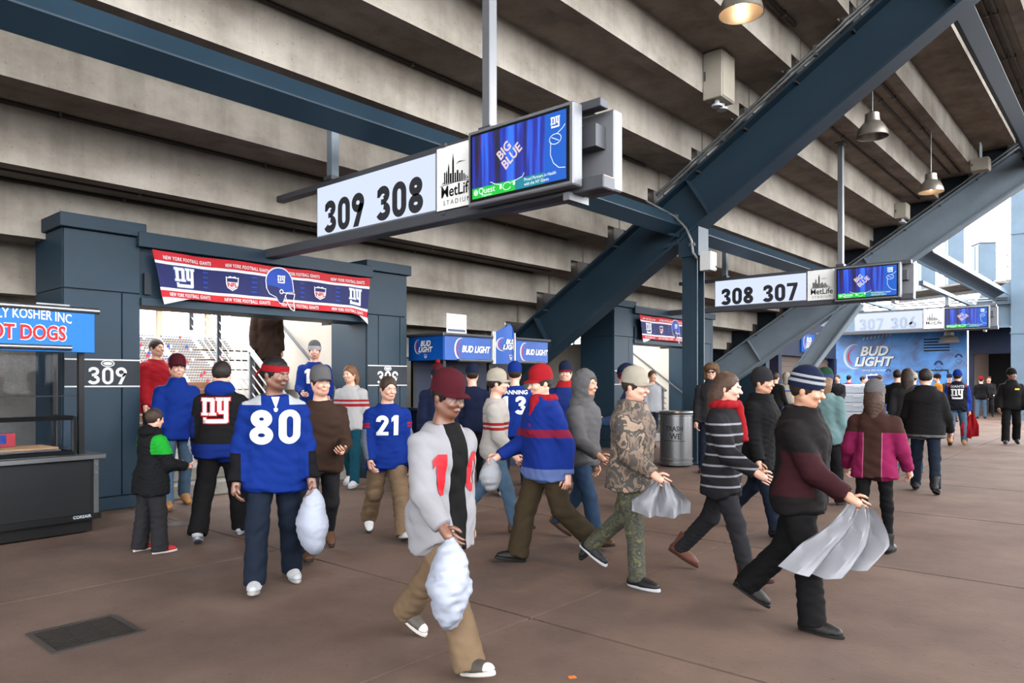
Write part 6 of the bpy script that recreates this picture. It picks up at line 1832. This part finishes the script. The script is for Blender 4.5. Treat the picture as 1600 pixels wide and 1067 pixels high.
put('person in a dark coat and jeans with brown boots just ahead of the large man', 1418, 742, 170, 1.72, dict(res=MID, legs=STEP, top=C_DGREY, top_name='coat', top_grow=.035, pants=C_JEAN, shoe='boot', shoec=S_BROWN, hair='long', hairc=(46, 34, 28)))
r = put('man in a black and blue team jacket and blue beanie walking away', 1496, 696, 178, 1.76, dict(res=MID, legs=STEP, bulk=.02, top=zone_mat('varsity', (30, 32, 44), [([('X', True, .20, .6)], (26, 60, 160)), ([('X', True, .16, .2), ('Z', False, 1.38, 1.6)], (190, 50, 60))]), top_name='jacket', top_grow=.036, hem=-.1, collar=True, pants=C_LJEAN, shoe='boot', shoec=S_TAN, hat='beanie', hatm=C_BLUE, prints=(('jacket_logo', xf2d(ny2d(), 0, 0, .24), M_PWHITE, 0, .28, True, .008), ('jacket_letters', text2d('GIANTS', .08, bold=.002), M_SILVER, 0, .43, True, .008))))
drape(hand_at(r, -1) + Vector((0, 0, .12)), 'red jacket carried by the man in the black and blue team jacket', .42, .7, C_RED, 'jacket', 'carried_jacket', .7, 5)
put('security guard in black with a yellow chest badge walking forward at the right edge', 1580, 694, 8, 1.80, dict(res=MID, legs=STEP, bulk=.015, top=C_BLACK, top_name='jacket', top_grow=.032, collar=True, pants=C_BLACK, loose=.022, shoe='boot', shoec=S_BLACK, hat='beanie', hatm=C_BLACK, skin='brown', head=(28, 0), arms=((6, 24, 12), (4, 24, 12)), prints=(('badge', rect2d(-.045, .045, -.018, .018), mat('badge_yellow', srgb(226, 190, 50), 0.5), .09, .36, False, .006),)))
put('person in a fur trapper hat and sunglasses behind the blue column', 1112, 738, -5, 1.80, dict(res=MID, legs=STAND, top=C_DGREY, top_name='coat', top_grow=.04, collar=True, pants=C_DJEAN, hat='fur', hatm=C_FUR, glasses=True))
put('person in a red coat inside the portal at its left side', 0, 0, 40, 1.78, dict(res=MID, legs=STAND, top=C_RED, top_name='coat', top_grow=.035, hem=-.2, pants=C_DJEAN, hairc=(50, 34, 28)), base=(-10.75, 4.55, .345))
put('person in dark brown clothes coming down the portal stairs', 0, 0, 10, 1.76, dict(res=MID, legs=STAND, top=C_BROWN, top_name='coat', top_grow=.035, hem=-.24, pants=C_BROWN, hairc=(40, 30, 26)), base=(-10.97, 6.45, 0.172 * 7 + .0))
# --- far crowd between the tables and the mural
far = [(1196, 23.0, 180, C_TEALP, C_DJEAN, None, 'person in a teal coat by the far left blue table'),
       (1211, 19.6, 150, C_BLACK, C_BLACK, None, 'balding man in a dark coat by the blue tables'),
       (1229, 22.5, 200, C_CREAM, C_JEAN, ('hood', C_CREAM), 'person in a cream hood next to the leaning strut'),
       (1290, 25.5, 10, C_BLUE, C_DJEAN, ('cap', C_RED), 'man in a red cap and blue jersey near the trolley'),
       (1309, 24.5, -20, C_DGREY, C_DJEAN, None, 'dark haired man in a grey jacket left of the trolley'),
       (1326, 29.0, 160, C_PINK, C_BLACK, None, 'person in a pink top behind the trolley'),
       (1347, 26.0, 80, C_BROWN, C_DJEAN, None, 'person in brown right of the trolley'),
       (1374, 24.0, 176, C_BLUE, C_DJEAN, None, 'person in a blue TAYLOR jersey seen from behind'),
       (1402, 16.5, 170, C_BLACK, C_DJEAN, None, 'tousle haired person in black before the mural'),
       (1427, 18.5, 175, C_NAVY, C_DJEAN, ('beanie', C_CREAM), 'person in a cream beanie left of the team jacket man'),
       (1466, 24.5, -70, C_ORANGE, C_DJEAN, ('beanie', C_BLACK), 'person in an orange jacket and black beanie by the mural'),
       (1483, 27.5, 20, C_DGREY, C_BLACK, ('cap', C_NAVY), 'person in a dark cap behind the team jacket man'),
       (1533, 30.0, 180, C_BLACK, C_LJEAN, ('cap', C_RED), 'person in a red cap before the dark service opening'),
       (1545, 31.5, 0, C_DGREY, C_DGREY, None, 'grey clad person at the dark service opening')]
for i, (u, d, phi, top, pants, ht, lb) in enumerate(far):
    q = FWD * d + RGT * (d * (u - 800) / F_PX)
    P = dict(res=FAR, legs=[STAND, STEP, STEP2][i % 3], top=top, top_name='coat', top_grow=.032, pants=pants, hairc=[(40, 30, 26), (70, 50, 38), (26, 22, 20)][i % 3], shoec=S_BLACK, arms=((10, 30, 10), (14, 50, 8, 10)))
    if ht: P['hat'], P['hatm'] = ht
    if 'TAYLOR' in lb: P['prints'] = (('name_letters', text2d('TAYLOR', .1, bold=.003), M_PWHITE, 0, .39, True, .01), num('56', .2, cz=.14, back=True))
    person(lb, (q.x, q.y, 0), look((q.x, q.y), phi), 1.72 + .03 * (i % 3), P)
